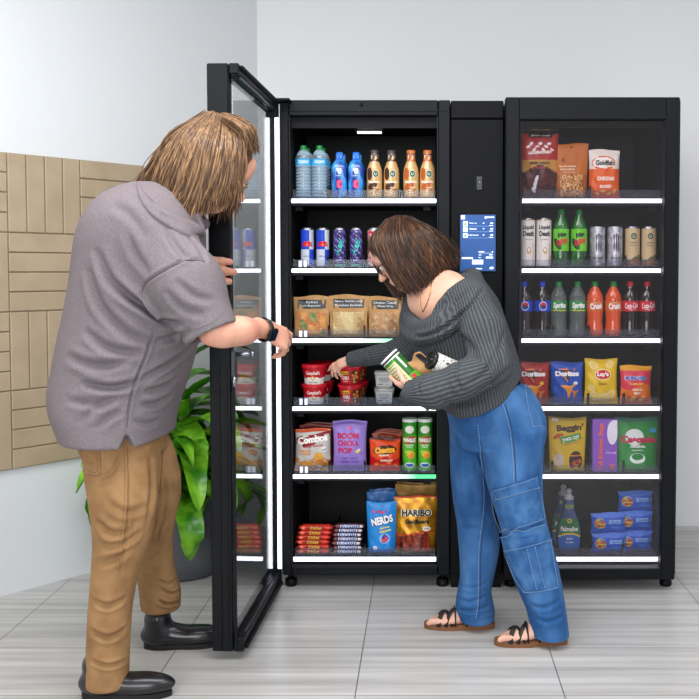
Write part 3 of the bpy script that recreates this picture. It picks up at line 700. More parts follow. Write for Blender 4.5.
def mk_icedcoffee():
    def art(u, v): return pk('#8a5a36') if v < .18 + .06 * math.sin(u * 2) else (pk('#1f6b4c') if v < .22 + .06 * math.sin(u * 2) else pk('#cbb386'))
    def deco(g, S, R, h):
        g.disc(S, 0, h * .76, .012, .013, '#0f5a3e'); g.disc(S, 0, h * .76, .0065, .008, '#dcd2b0', .0012, n=5); g.disc(S, 0, h * .765, .003, .005, '#0f5a3e', .0018); g.text('STARBUCKS', S, 0, h * .60, .006, '#2c4a38', w=.036, bold=.02); g.text('DOUBLESHOT', S, 0, h * .53, .004, '#2c4a38', w=.03)
    return can('coffee_can', .0305, .169, art, deco)
def soda(name, body, capc, labc, txts, h=.230):
    def f():
        def deco(g, S, R, hh): txts(g, S, R, hh)
        pr = [(.7, 0), (.98, .03), (1, .12), (.90, .27), (.93, .36), (1, .46), (1, .66), (.93, .74), (.6, .85), (.38, .90), (.38, .99)]
        return bottle('soda_bottle', .0345, h, pr, body, capc, deco, (.46, .65, labc, 1.0))
    return f
clearp = glass('clear_bottle_plastic', (.62, .68, .64), .06, 1.45, .13, (.6, .72, .66))
cola = mat('dark_cola', '#160907', .1, coat=.8); orangeS = mat('orange_soda', '#d9531e', .12, coat=.8); 
def t_pepsi(g, S, R, h):
    g.disc(S, .0, h * .555, .0165, .0185, '#f4f6fa'); 
    g.disc(S, 0, h * .555, 0, 0, '#d81b34', .0012, pts=[(.014 * math.cos(t), .0155 * math.sin(t)) for t in [PI * .06 + PI * .88 * i / 10 for i in range(11)]] + [(-.005, .007), (.005, .005)])
    g.disc(S, 0, h * .555, 0, 0, '#153fb0', .0012, pts=[(.014 * math.cos(t), .0155 * math.sin(t)) for t in [PI * 1.06 + PI * .88 * i / 10 for i in range(11)]] + [(.005, -.007), (-.005, -.005)])
    g.text('PEPSI', S, 0, h * .553, .008, '#10131c', w=.026, bold=.05, off=.0018)
def t_sprite(g, S, R, h): g.text('Sprite', S, 0, h * .555, .030, '#f6fbf6', w=.056, bold=.04, shear=.15); g.rect(S, 0, h * .475, .06, .004, '#e6c92c')
def t_crush(g, S, R, h): g.rect(S, 0, h * .64, .20, .006, '#155c38'); g.text('Crush', S, 0, h * .555, .026, '#f7f4ee', w=.052, bold=.05, rot=.06); g.rect(S, 0, h * .475, .20, .006, '#1e6a2d'); g.text('ORANGE', S, 0, h * .615, .005, '#ffe7a0', w=.02, off=.0015)
def t_coke(g, S, R, h): g.text('Coca-Cola', S, .0, h * .565, .022, '#fbf6f4', w=.058, bold=.02, shear=.2, rot=.08); g.rect(S, 0, h * .475, .2, .003, '#f0e6d0'); g.text('ORIGINAL TASTE', S, 0, h * .50, .004, '#fbf6f4', w=.034)
def mk_dish():
    t = bpy.data.objects.new('dish_soap_bottle', None); COL.objects.link(t)
    W, D, H = .105, .05, .225
    wf = lambda v: np.interp(v, [0, .04, .2, .42, .58, .72, .80, .88, .93, 1], [.62, .82, .98, 1, .86, .62, .48, .5, .5, .40]) * W / 2
    df = lambda v: np.interp(v, [0, .04, .3, .6, .8, 1], [.7, .9, 1, .85, .6, .55]) * D / 2
    F = lambda u, v, k=1: (wf(v) * k * math.sin(u), -df(v) * k * math.cos(u), v * H)
    bd = mat('blue_dish_soap', '#233a6e', .12, coat=.8); g = G(); g.grid(F, 0, 2 * PI, 0, 1, 28, 24, bd); g.grid(lambda u, v: F(u, 1, v), 0, 2 * PI, 1, .01, 28, 1, bd); g.build('bottle_body', t)
    g = G(); art = lambda u, v: pk('#2a63ae') if v < .33 + .04 * math.cos(u * 2.2) else (pk('#e8c02a') if v < .36 + .04 * math.cos(u * 2.2) else pk('#1b6a3a'))
    g.grid(lambda u, v: F(u, v, 1.02), -1.05, 1.05, .10, .66, 18, 40, art)
    S = lambda a, b: F(a / (wf(b / H) + 1e-6), b / H, 1.03)
    g.text('Palmolive', S, 0, H * .47, .020, '#f4f6f0', w=.075, bold=.02); g.disc(S, 0, H * .62, .009, .009, '#e6cf5a'); g.disc(S, 0, H * .62, .005, .006, '#1b6a3a', .001); g.text('ULTRA', S, 0, H * .29, .008, '#e8f2fa', w=.026); g.text('OXY POWER', S, 0, H * .22, .005, '#e8f2fa', w=.03)
    g.rect(S, 0, H * .88, .034, .014, '#8aa23a', .001); g.text('ULTRA', S, 0, H * .88, .007, '#1c3a1c', w=.02, off=.002); g.build('label_wrap', t)
    g = G(); cl = glass('translucent_cap', (.8, .82, .86), .2, 1.4, .4, (.85, .87, .9)); g.lathe([(.020, H), (.020, H + .012), (.012, H + .018), (.009, H + .030), (.013, H + .032), (.013, H + .040), (.006, H + .046)], cl, 18); g.build('cap', t)
    return t
def mk_chips():                                          # tall green crisp can
    def art(u, v): return pk('#2f8a24') if v > .72 + .05 * math.sin(u * 3) else (pk('#56b52b') if math.sin(u * 2 + v * 5) > -.3 else pk('#3f9f27'))
    def deco(g, S, R, h):
        g.rect(S, 0, h * .60, .062, .034, '#c2202c'); g.text('PRINGLES', S, 0, h * .60, .017, '#f6f2ec', w=.056, bold=.05, off=.0014); g.text('SOUR CREAM', S, 0, h * .505, .006, '#f4f8ea', w=.036, bold=.03); g.text('& ONION', S, 0, h * .47, .005, '#f4f8ea', w=.024, bold=.03)
        g.disc(S, .004, h * .34, .020, .014, '#f0b93c', .0008, rot=-.3); g.disc(S, .008, h * .30, .016, .010, '#e2992b', .0014, rot=.3); g.disc(S, -.012, h * .38, .009, .006, '#9bd84a', .0014); g.disc(S, .0, h * .13, .022, .011, '#eef3f8'); g.disc(S, .0, h * .13, .017, .007, '#2a62b8', .0012)
        g.disc(S, 0, h * .80, .020, .016, '#e9e6da', .0006)
    t = bpy.data.objects.new('crisp_can', None); COL.objects.link(t)
    r, h = .0305, .222; g = G(); g.lathe([(r * 1.02, 0), (r * 1.02, .006), (r, .007)], alum, 24, caps=True); g.grid(lambda u, v: (r * math.sin(u), -r * math.cos(u), .007 + v * (h - .02)), -PI, PI, 0, 1, 40, 26, art); deco(g, cyl(r), r, h); g.build('can_body', t)
    g = G(); g.lathe([(r * 1.03, h - .014), (r * 1.04, h - .003), (r * .98, h), (r * .9, h - .003), (.001, h - .003)], pk('#dfe6dc'), 24, caps=False); g.build('lid', t); return t
# ---- cups and tubs
def cup(lid, rim, bodyart, deco, r0=.040, r1=.051, h=.072):
    def f():
        t = bpy.data.objects.new('soup_cup', None); COL.objects.link(t); rf = lambda z: r0 + (r1 - r0) * z / h
        g = G(); g.lathe([(.001, 0), (r0, 0)], pk(lid), 24, caps=False); g.grid(lambda u, v: (rf(v * h) * math.sin(u), -rf(v * h) * math.cos(u), v * h), -PI, PI, 0, 1, 48, 22, bodyart); deco(g, lambda a, b: (rf(b) * math.sin(a / r1), -rf(b) * math.cos(a / r1), b), r1, h); g.build('cup_body', t)
        g = G(); R = r1 + .003; g.lathe([(R, h - .004), (R, h + .008), (R - .003, h + .011), (R - .006, h + .009), (.001, h + .009)], pk(lid), 28, caps=False); g.build('lid', t); return t
    return f
def d_soup(g, S, R, h):
    g.text("Campbell's", S, 0, h * .64, .019, '#fbf7f2', w=.066, bold=.02, shear=.2); g.disc(S, 0, h * .36, .010, .009, '#c9a13a', .0010); g.disc(S, 0, h * .36, .006, .005, '#f2e8c0', .0016); g.text('Chicken Noodle', S, .0, h * .14, .006, '#2b2620', w=.044, off=.001, bold=.02)
mk_soup = cup('#c31424', '', lambda u, v: pk('#c21525') if v > .40 + .02 * math.cos(u * 4) else pk('#efece4'), d_soup)
def d_chili(g, S, R, h):
    g.disc(S, .030, h * .5, .026, .030, '#7a2c16', .0006); 
    for i in range(16): g.disc(S, .030 + .020 * math.cos(i * 2.4) * (i / 16), h * .5 + .024 * math.sin(i * 2.4) * (i / 16), .006, .005, ('#b5482a', '#d98b4a', '#5c1d10', '#c8b06a')[i % 4], .0012)
    g.rect(S, -.020, h * .70, .036, .014, '#e8cf3a', .001, rot=.1); g.text('Hormel', S, -.020, h * .70, .009, '#8a1420', w=.03, off=.002, bold=.03); g.text('CHILI', S, -.018, h * .42, .015, '#fbf3ea', w=.034, off=.0012, bold=.04); g.text('no beans', S, -.018, h * .22, .006, '#fbf3ea', w=.026, off=.0012)
mk_chili = cup('#c9152c', '', lambda u, v: pk('#c71a2b') if v > .08 else pk('#a81020'), d_chili, .038, .048, .070)
def mk_tub():
    t = bpy.data.objects.new('food_tub', None); COL.objects.link(t); w0, w1, d, h = .034, .041, .034, .058
    def F(u, v, k=1):
        w = (w0 + (w1 - w0) * v) * k; c, s = math.cos(u), math.sin(u); q = (abs(c) ** 4 + abs(s) ** 4) ** .25; return (w * s / q, -w * c / q, v * h)
    g = G(); g.grid(lambda u, v: F(u, v), -PI, PI, 0, 1, 32, 6, glass('clear_tub_plastic', (.9, .9, .9), .1, 1.4, .45, (.7, .7, .68))); g.grid(lambda u, v: F(u, v, .93), -PI, PI, .03, .9, 24, 4, mat('tub_food', '#77706a', .7, noise=('#a59a88', 60, 2, .4, .6))); g.build('tub_body', t)
    g = G(); g.grid(lambda u, v: F(u, 1, 1.04 if v < .5 else 1.0)[:2] + (h - .002 + v * .010,), -PI, PI, 0, 1, 32, 2, glass('clear_tub_lid', (.9, .9, .9), .08, 1.4, .35, (.85, .87, .88))); g.grid(lambda u, v: F(u, 1, v)[:2] + (h + .008,), -PI, PI, 1, .02, 32, 1, MC['clear_tub_lid']); g.build('lid', t)
    g = G(); S = lambda a, b: (a, -(w0 + (w1 - w0) * b / h) - .002, b); g.rect(S, 0, h * .52, .064, .044, '#b9bcbd', 0)
    for i, w in enumerate((.05, .054, .046, .03)): g.rect(S, 0, h * (.74 - i * .1), w, .0022, '#5c5e60', .0006)
    g.rect(S, -.016, h * .28, .02, .003, '#2c2e30', .0006); g.text('9 oz', S, .014, h * .28, .005, '#2c2e30', off=.0006); g.build('paper_label', t); return t
# ---- bags
def band(a, b, c, rest): return lambda u, v: pk(c) if a <= v < b else (rest(u, v) if callable(rest) else pk(rest))
def mk_combos():
    art = lambda u, v: pk('#d8551f') if v > .93 else (pk('#c8c4bd') if v > .30 + .05 * math.sin(4 * u) else (pk('#d98a35') if math.sin(u * 14 + v * 20) * math.sin(v * 44) > -.1 else pk('#b8bcc2')))
    def deco(g, S, W, H):
        g.disc(S, .0, H * .755, 0, 0, '#8c1620', .0012, pts=[(-.071, -.020), (-.04, -.032), (0, -.024), (.05, -.002), (.073, .012), (.073, .036), (.04, .026), (0, .018), (-.05, .014), (-.07, .004)])
        g.text('Combos', S, 0, H * .76, .030, '#faf6f0', w=.128, bold=.05, rot=.14, off=.002); g.text('BAKED SNACKS', S, .004, H * .60, .009, '#a81e28', w=.085, bold=.04, rot=.10); g.text('CHEDDAR', S, -.03, H * .48, .010, '#e07a1e', w=.05, bold=.04); g.text('CHEESE', S, -.03, H * .41, .009, '#e07a1e', w=.045, bold=.04)
        g.disc(S, .026, H * .36, .020, .018, '#e6a23c', .002, n=6); g.disc(S, .03, H * .22, .020, .013, '#c97f2f', .0022, n=8); g.disc(S, -.02, H * .18, .024, .013, '#dc9a3e', .0022, n=7); g.disc(S, .05, H * .15, .014, .010, '#b06a26', .0022, n=7); g.disc(S, .05, H * .52, .014, .013, '#e9e6e0', .0018, n=8); g.text('Salted', S, .05, H * .52, .006, '#3a3a3a', w=.02, off=.0026, rot=.3)
    return pouch('snack_bag', .150, .176, .055, art, deco, seed=3)
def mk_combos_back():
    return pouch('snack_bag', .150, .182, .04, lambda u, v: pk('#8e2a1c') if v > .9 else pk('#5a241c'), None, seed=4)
def mk_boom():
    def deco(g, S, W, H):
        for i, (t, w) in enumerate((('BOOM', .092), ('CHICKA', .092), ('POP', .066))): g.text(t, S, -.006 - (.012 if i == 2 else 0), H * (.71 - i * .145), .025, '#c22758', w=w, bold=.05)
        g.disc(S, .002, H * .86, .009, .007, '#d8608a'); g.disc(S, .034, H * .40, .010, .008, '#e8d27a', .001, n=6); g.disc(S, .042, H * .43, .007, .006, '#f3e6a6', .0014, n=6); g.disc(S, .052, H * .36, .010, .010, '#8d6fbc', .001)
        g.text('SWEET & SALTY', S, 0, H * .265, .007, '#5a2f86', w=.07, bold=.03); g.text('kettle corn', S, 0, H * .20, .011, '#6a3fa0', w=.08, bold=.03)
    return pouch('snack_bag', .145, .212, .06, lambda u, v: pk('#9a7fd0') if v < .93 else pk('#8a6cc4'), deco, seed=8)
def mk_cheetos():
    art = lambda u, v: pk('#2c120a') if v > .945 else (pk('#e0481a') if v > .42 + .07 * math.sin(6 * u + 1) else (pk('#c2161c') if v > .22 + .06 * math.sin(9 * u) else pk('#d83018')))
    def deco(g, S, W, H):
        g.disc(S, -.0, H * .66, .050, .019, '#3a160e', .001, rot=.08); g.text('Cheetos', S, 0, H * .66, .026, '#f6a91e', w=.084, bold=.07, off=.0022, rot=.08); g.text('CRUNCHY', S, -.004, H * .50, .008, '#ffe9c9', w=.044, bold=.04, off=.0016)
        for i in range(7): g.disc(S, -.035 + i * .013, H * (.22 + .05 * math.sin(i * 2)), .011, .005, ('#ef7a22', '#c8321a')[i % 2], .0018, rot=.8 * math.sin(i * 3))
        g.text('FLAMIN HOT', S, .008, H * .34, .008, '#fff4d8', w=.05, bold=.04, off=.002, shear=.2)
    return pouch('snack_bag', .130, .135, .05, art, deco, seed=11)
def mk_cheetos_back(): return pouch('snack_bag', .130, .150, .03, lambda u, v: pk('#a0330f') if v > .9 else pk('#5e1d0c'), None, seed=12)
def flow(name, L, D, H, base, deco, seed=0):              # a wrapped chocolate bar lying on its back, crimped ends
    def f():
        def F(u, v):
            e = abs(u); k = 1 if e < .82 else max(.15, 1 - (e - .82) / .12) if e < .94 else .14
            y = -math.cos(v) ; z = math.sin(v); p = .7
            yy = (abs(y) ** p) * (1 if y > 0 else -1) * D / 2 * (1 if e < .94 else 1.02); zz = (abs(z) ** p) * (1 if z > 0 else -1) * H / 2 * k
            return (u * L / 2 + (.002 * math.sin(v * 6) if e > .94 else 0), yy, H / 2 + zz)
        g = G(); g.grid(F, -1, 1, -PI, PI, 30, 16, lambda u, v: base(u, v) if callable(base) else pk(base))
        deco(g, lambda a, b: F(2 * a / L, math.asin(max(-1, min(1, (b - H / 2) / (H / 2 * .999)))) if False else (b - H / 2) / (H / 2) * 1.0), L, H); return g.build(name)
    return f
def d_kk(g, S, L, H): g.disc(S, .0, H * .5, .040, H * .34, '#9c1420', .0010); g.text('KitKat', S, 0, H * .5, H * .5, '#e8b43a', w=.050, bold=.04, off=.002); g.rect(S, -.052, H * .5, .012, H * .4, '#f08a6a', .001)
mk_kitkat = flow('chocolate_bar', .142, .045, .0195, '#e03a2c', d_kk)
def d_sn(g, S, L, H): g.rect(S, 0, H * .5, .076, H * .62, '#dfe3ee', .0008); g.text('SNICKERS', S, 0, H * .5, H * .5, '#2a3f9a', w=.070, bold=.05, off=.0016, shear=.2); g.rect(S, .05, H * .5, .014, H * .5, '#d9d6dc', .001); g.rect(S, -.05, H * .5, .012, H * .6, '#8a4a4a', .001)
mk_snick = flow('chocolate_bar', .128, .04, .0175, '#4a2a3a', d_sn)
def mk_nerds():
    art = lambda u, v: pk('#1f86d6') if v > .1 else pk('#1668b4')
    def deco(g, S, W, H):
        g.text('NERDS', S, .002, H * .645, .034, '#16246a', w=.098, bold=.16, off=.0014, rot=.22); g.text('NERDS', S, .002, H * .65, .032, '#f6f8fc', w=.092, bold=.05, off=.0024, rot=.22); g.text('Gummy', S, .014, H * .51, .010, '#f4e04a', w=.045, bold=.05, off=.0018, rot=.22); g.text('Clusters', S, .016, H * .45, .010, '#f4e04a', w=.05, bold=.05, off=.0018, rot=.22)
        g.disc(S, .014, H * .30, .024, .022, '#7fb6ee', .001)
        for i in range(22): g.disc(S, .014 + .015 * math.cos(i * 2.4) * (i / 22) ** .5, H * .30 + .016 * math.sin(i * 2.4) * (i / 22) ** .5, .004, .0035, ('#d8263c', '#7a2f9c', '#e8742a', '#e84a8a', '#2c3fb0')[i % 5], .002)
        for i in range(5): g.disc(S, -.034 + .013 * i, H * (.82 - .02 * (i % 2)), .006, .006, ('#e23a6a', '#7a3fb0', '#d8263c')[i % 3], .0012)
        g.disc(S, -.028, H * .12, .010, .008, '#d8dde4', .0012); g.rect(S, .03, H * .08, .03, .006, '#1355a0', .0012)
    return pouch('candy_pouch', .126, .214, .055, art, deco, stand=True, seed=21)
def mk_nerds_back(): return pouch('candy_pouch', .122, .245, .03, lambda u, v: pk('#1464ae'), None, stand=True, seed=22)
goldm = mat('gold_foil_film', '#c98f1e', .28, metal=.55, noise=('#8f5d10', (22, 22, 16), 3, .42, .62))
def mk_haribo():
    art = lambda u, v: (pk('#c42a1a') if .345 < v - .03 * math.sin(u * 2.2) < .375 or v > .965 else (goldm if (v > .34 + .03 * math.sin(u * 2.2) or v < .055 or u > .72 - .15 * v) else pk(('#6e1a12', '#4e140e', '#93411a', '#7a2a10', '#a5241a')[int(abs(math.sin(u * 37.7 + 11 * int(v * 24)) * 49)) % 5])))
    def deco(g, S, W, H): g.text('HARIBO', S, .004, H * .715, .029, '#f8f0da', w=.132, bold=.13, off=.0014); g.text('HARIBO', S, .004, H * .715, .028, '#12100e', w=.126, bold=.05, off=.0024); g.text('Goldbears', S, .006, H * .565, .019, '#15110c', w=.104, bold=.05, off=.002); g.disc(S, .048, H * .44, .018, .011, '#e6e0cc', .001); g.text('THE ORIGINAL', S, .048, H * .44, .004, '#3a2a10', w=.026, off=.0018)
    return pouch('candy_pouch', .182, .238, .065, art, deco, stand=True, seed=31)
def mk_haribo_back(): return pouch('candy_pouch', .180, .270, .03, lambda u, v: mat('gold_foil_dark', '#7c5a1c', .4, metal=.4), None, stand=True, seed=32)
kraft = mat('kraft_paper', '#b98f5e', .8, noise=('#a87e4f', 30, 4, .4, .6))
def mk_sand(W, cols, lines, seed, H=.168):
    def f():
        def art(u, v):
            if v < .08 or abs(u) > .80 or v > .60: return kraft
            k = math.sin(u * cols[1] + seed) * math.sin(v * cols[2] + 2 * u)
            return mat('filling_%s' % cols[0][0 if k > .3 else 1 if k > -.4 else 2].strip('#'), cols[0][0 if k > .3 else 1 if k > -.4 else 2], .5, noise=('#dcc090', 45, 2, .50, .85))
        rr = random.Random(seed); t = bpy.data.objects.new('sandwich_bag', None); COL.objects.link(t)
        D = .06
        def S(a, b, sg=-1):
            u, v = 2 * a / W, b / H
            wv = 1 + .16 * max(0, v - .45) ; d = D / 2 * (1 - abs(u) ** 5 * .35) * (1 if v < .6 else max(.05, 1 - (v - .6) / .4 * .95)) * min(1, .75 + v * 3)
            return (a * (wv - .05), sg * d + (.018 * (v - .6) if v > .6 else 0) + .0012 * math.sin(u * 9 + v * 6), b + (.004 * math.sin(3.1 * u + seed) if v > .93 else 0))
        g = G(); g.grid(lambda u, v: S(u * W / 2, v * H), -1, 1, 0, 1, 32, 30, art); g.grid(lambda u, v: S(u * W / 2, v * H, 1), -1, 1, 0, 1, 10, 10, kraft, flip=True)
        g.grid(lambda u, v: tuple(Vector(S(W / 2 * u, v * H)).lerp(Vector(S(W / 2 * u, v * H, 1)), .5)) , -1, -.999, 0, 1, 1, 4, kraft)
        for s_ in (-1, 1): g.grid(lambda u, v, s_=s_: tuple(Vector(S(s_ * W / 2, v * H)).lerp(Vector(S(s_ * W / 2, v * H, 1)), u)), 0, 1, 0, 1, 4, 10, kraft)
        g.build('paper_bag', t)
        g = G(); ly = H * .80; g.rect(S, 0, ly, W * .78, .036, '#15171c', .0012)
        for i, s in enumerate(lines): g.text(s, S, 0, ly + .008 - i * .0155, .0095, '#cfd2d6', w=min(W * .70, .0068 * len(s)), off=.0022, bold=.01)
        g.build('black_label', t)
        g = G(); gl = glass('cellophane_window', (.98, .98, .98), .08, 1.3, .01, (1, 1, 1)); g.grid(lambda u, v: tuple(Vector(S(u * W / 2, v * H)) + Vector((0, -.004 - .002 * math.sin(u * 11 + v * 20), 0))), -.82, .82, .07, .61, 20, 14, gl); g.build('window', t)
        return t
    return f
mk_sw1 = mk_sand(.150, (('#d9923f', '#c2702c', '#5a7a2c'), 5.3, 9), ('Italian', 'on Baguette'), 1)
mk_sw2 = mk_sand(.162, (('#d6bd88', '#c4a46c', '#a27c48'), 3.4, 3), ('Spicy Italian and', 'Provolone Sandwich'), 2, .172)
mk_sw3 = mk_sand(.142, (('#b88a5c', '#a87a4c', '#8c6038'), 2.6, 4), ('Chicken Caesar', 'Wheat Wrap'), 3, .165)
def mk_jerky():
    art = lambda u, v: pk('#1d100e') if v > .93 or v < .04 else (pk('#a3241c') if v > .56 else (pk('#b9863a') if v > .42 + .05 * math.cos(3 * u) else (pk('#3a1614') if math.sin(u * 9 + 4 * math.sin(v * 20)) * math.sin(v * 38) > -.2 else pk('#5a201c'))))
    def deco(g, S, W, H):
        g.rect(S, .002, H * .90, .10, .014, '#141010', .001); g.text('JACK LINKS', S, .002, H * .90, .009, '#f0ece4', w=.08, bold=.04, off=.002)
        rr = random.Random(5)
        for i in range(9): g.disc(S, -.05 + i * .0125, H * (.74 + .05 * math.sin(i * 2.1)), .010, .004 + .003 * rr.random(), '#e9dedb', .0012, rot=rr.uniform(-.9, .9), n=6)
        g.text('LEGENDARY', S, .0, H * .655, .012, '#f2e9e2', w=.10, bold=.05, off=.002, rot=.05); g.text('BEEF JERKY', S, .0, H * .495, .012, '#20120c', w=.088, bold=.04, off=.002); g.text('ORIGINAL', S, .0, H * .435, .008, '#b0241c', w=.05, bold=.04, off=.002)
        for i in range(4): g.disc(S, -.026 + i * .004, H * (.12 + i * .055), .007, .014, '#d8d4d4', .002, rot=.6 - i * .3, n=6)
    return pouch('jerky_bag', .158, .285, .05, art, deco, seed=41)
def mk_nuts():
    def art(u, v):
        if .02 < v < .42 and abs(u) < .72: return pk(('#c48a46', '#9a6027', '#dcae6a', '#7c4a1c')[int(abs(math.sin(int(u * 15) * 7.3 + int(v * 50) * 3.1) * 97)) % 4])
        return pk('#b8661c') if v > .42 else pk('#9a5416')
    def deco(g, S, W, H): g.text('&', S, -.035, H * .70, .018, '#7a3c0c', w=.016, bold=.05); g.text('sea salt roasted', S, -.018, H * .585, .008, '#f2e3c4', w=.07, bold=.02); g.text('whole cashews', S, -.018, H * .53, .008, '#f2e3c4', w=.062, bold=.02); g.disc(S, 0, H * .93, .006, .003, '#3a1c08'); g.text('NET WT 9 OZ', S, -.01, H * .47, .004, '#f2e3c4', w=.05)
    return pouch('nut_pouch', .140, .225, .05, art, deco, stand=True, seed=44)
def mk_fish():
    art = lambda u, v: pk('#e9e2d4') if v > .60 else (pk('#e2601c') if v > .16 else pk('#d44e14'))
    def deco(g, S, W, H):
        g.disc(S, -.005, H * .72, .050, .030, '#e2601c', .0008); g.disc(S, -.004, H * .725, .042, .023, '#f7f2e6', .0016); g.text('Goldfish', S, -.002, H * .72, .022, '#1b1712', w=.076, bold=.04, off=.0026); g.text('CHEDDAR', S, .004, H * .40, .016, '#fff2e0', w=.074, bold=.04); g.text('BAKED', S, .004, H * .24, .013, '#fff2e0', w=.05, bold=.04)
        for i in range(4): g.disc(S, -.03 + i * .024, H * (.10 + .05 * (i % 2)), .011, .006, '#f2b23a', .002, rot=.4 * (i - 1), n=7)
    return pouch('snack_bag', .128, .200, .05, art, deco, seed=47)
def doritos(c1, c2, f1):
    def f():
        def deco(g, S, W, H):
            tri = [(-.036, .024), (.036, .024), (.0, -.032)]; g.disc(S, 0, H * .70, 0, 0, '#f08a2a', .0010, pts=tri); g.disc(S, 0, H * .705, 0, 0, '#181212', .0018, pts=[(x * .72, y * .72) for x, y in tri])
            g.text('Doritos', S, 0, H * .72, .021, '#f8f6f2', w=.100, bold=.07, off=.0028); g.disc(S, .004, H * .33, 0, 0, '#e89a2c', .0018, pts=[(-.034, .020), (.034, .026), (.004, -.032)]); g.disc(S, .032, H * .26, 0, 0, '#d67e22', .0014, pts=[(-.016, .018), (.018, .010), (-.004, -.024)]); g.disc(S, .036, H * .50, .010, .007, f1, .0014)
        return pouch('snack_bag', .136, .175, .05, lambda u, v: pk(c1) if v < .94 else pk(c2), deco, seed=51)
    return f
def mk_lays():
    art = lambda u, v: pk('#e6c21e') if v < .93 else pk('#d8b414')
    def deco(g, S, W, H):
        g.disc(S, .004, H * .66, .036, .024, '#f2e4a0', .0008); g.disc(S, .004, H * .66, .032, .019, '#cf1f26', .0016); g.text("Lay's", S, .004, H * .66, .022, '#faf6ee', w=.050, bold=.05, off=.0026); g.text('Classic', S, .002, H * .46, .010, '#7a5a08', w=.036, bold=.03, off=.0012)
        for x, y, r in ((-.03, .18, .024), (.012, .14, .026), (.04, .22, .020), (-.044, .36, .016), (-.035, .86, .02), (.035, .88, .018)): g.disc(S, x, H * y, r, r * .8, '#efd98c', .0012, rot=x * 20, n=12); g.disc(S, x, H * y, r * .7, r * .5, '#e8cb68', .0018, rot=x * 20, n=12)
    return pouch('snack_bag', .140, .188, .055, art, deco, seed=55)
def mk_munch():
    art = lambda u, v: pk('#e2a01e') if v > .88 else (pk('#d93a4a') if v > .45 + .08 * math.sin(3 * u) else pk('#e2731f'))
    def deco(g, S, W, H):
        g.text('MUNCHIES', S, -.004, H * .68, .018, '#f4f4f4', w=.094, bold=.14, off=.0014); g.text('MUNCHIES', S, -.004, H * .68, .017, '#2446a8', w=.090, bold=.05, off=.0024); g.text('FLAMIN HOT', S, 0, H * .53, .008, '#f8e03a', w=.06, bold=.03, off=.0016); g.text('SNACK', S, .004, H * .38, .010, '#fff2d0', w=.045, bold=.04, off=.0016); g.text('MIX', S, .004, H * .29, .010, '#fff2d0', w=.03, bold=.04, off=.0016)
        for i in range(8): g.disc(S, -.045 + i * .0125, H * (.14 + .05 * math.sin(i * 2.3)), .010, .008, ('#f09a34', '#c24a1c', '#e8c04a')[i % 3], .0014, rot=i, n=6)
    return pouch('snack_bag', .134, .160, .05, art, deco, seed=58)
def mk_beg():
    art = lambda u, v: pk('#d9b616') if v < .95 else pk('#b89a10')
    def deco(g, S, W, H):
        g.text("Beggin'", S, .010, H * .80, .034, '#3a2410', w=.112, bold=.05, off=.001, rot=.06); g.rect(S, .012, H * .615, .088, .028, '#3c9a3a', .001, rot=.22); g.text('THICK CUT', S, .012, H * .615, .013, '#f6f8ee', w=.074, bold=.05, off=.002, rot=.22); g.text('HICKORY SMOKE FLAVOR', S, .014, H * .525, .005, '#7a2a6a', w=.066, off=.002, rot=.22, bold=.03)
        g.disc(S, .034, H * .20, .030, .042, '#23160f', .001); g.rect(S, .034, H * .30, .05, .006, '#e4821e', .0018)
        for i in range(6): g.rect(S, .022 + .006 * i, H * (.12 + .04 * (i % 3)), .010, .018, ('#a8351c', '#c46a34')[i % 2], .002, rot=i * .7)
        g.disc(S, -.040, H * .22, .022, .028, '#cfc2ae', .001); g.rect(S, -.052, H * .95, .026, .010, '#f2f2f2', .001); g.text('Purina', S, -.052, H * .95, .006, '#c22', w=.02, off=.0018) if False else None
        for i in range(3): g.rect(S, -.052 + i * .012, H * (.64 + .02 * i), .020, .010, '#b8482a', .001, rot=.9 + i)
    return pouch('treat_pouch', .156, .225, .055, art, deco, stand=True, seed=61)
def mk_kitchen():
    t = G(); W, H, D = .104, .222, .05
    t.box((-W / 2, -D / 2, 0), (W / 2, D / 2, H), pk('#8a58c0'), bev=.002); S = lambda a, b: (a, -D / 2, b)
    t.disc(S, .030, H * .74, .022, .050, '#ece8f2', .0008); t.rect(S, .040, H * .80, .020, .08, '#ece8f2', .0010)
    t.text('Tall Kitchen Bags', S, -.016, H * .47, .024, '#e86a5a', w=.200, rot=PI / 2, bold=.05, off=.0014); t.rect(S, .030, H * .10, .020, .020, '#e86a5a', .0012); t.rect(S, .030, H * .10, .012, .004, '#8a58c0', .0018); t.text('13 gal', S, .026, H * .36, .010, '#f0e6fa', w=.04, off=.001)
    return t.build('trash_bag_box')
def mk_casc():
    art = lambda u, v: pk('#1f8a35') if v < .93 else pk('#156a52')
    def deco(g, S, W, H):
        g.disc(S, -.012, H * .64, .040, .034, '#dfe9e2', .0008); g.text('Cascade', S, .004, H * .60, .030, '#c01a4a', w=.150, bold=.06, off=.0020); g.text('ORIGINAL', S, .002, H * .47, .011, '#f2faf2', w=.066, bold=.04, off=.0014); g.disc(S, .0, H * .25, .034, .022, '#e6f4e8', .001); g.disc(S, .0, H * .28, .026, .014, '#1f8a35', .0018); g.rect(S, .066, H * .76, .026, .016, '#2a9ad0', .001); g.text('ActionPacs', S, -.0, H * .40, .006, '#f2faf2', w=.05, off=.0014)
    return pouch('detergent_pouch', .178, .225, .055, art, deco, stand=True, seed=66)
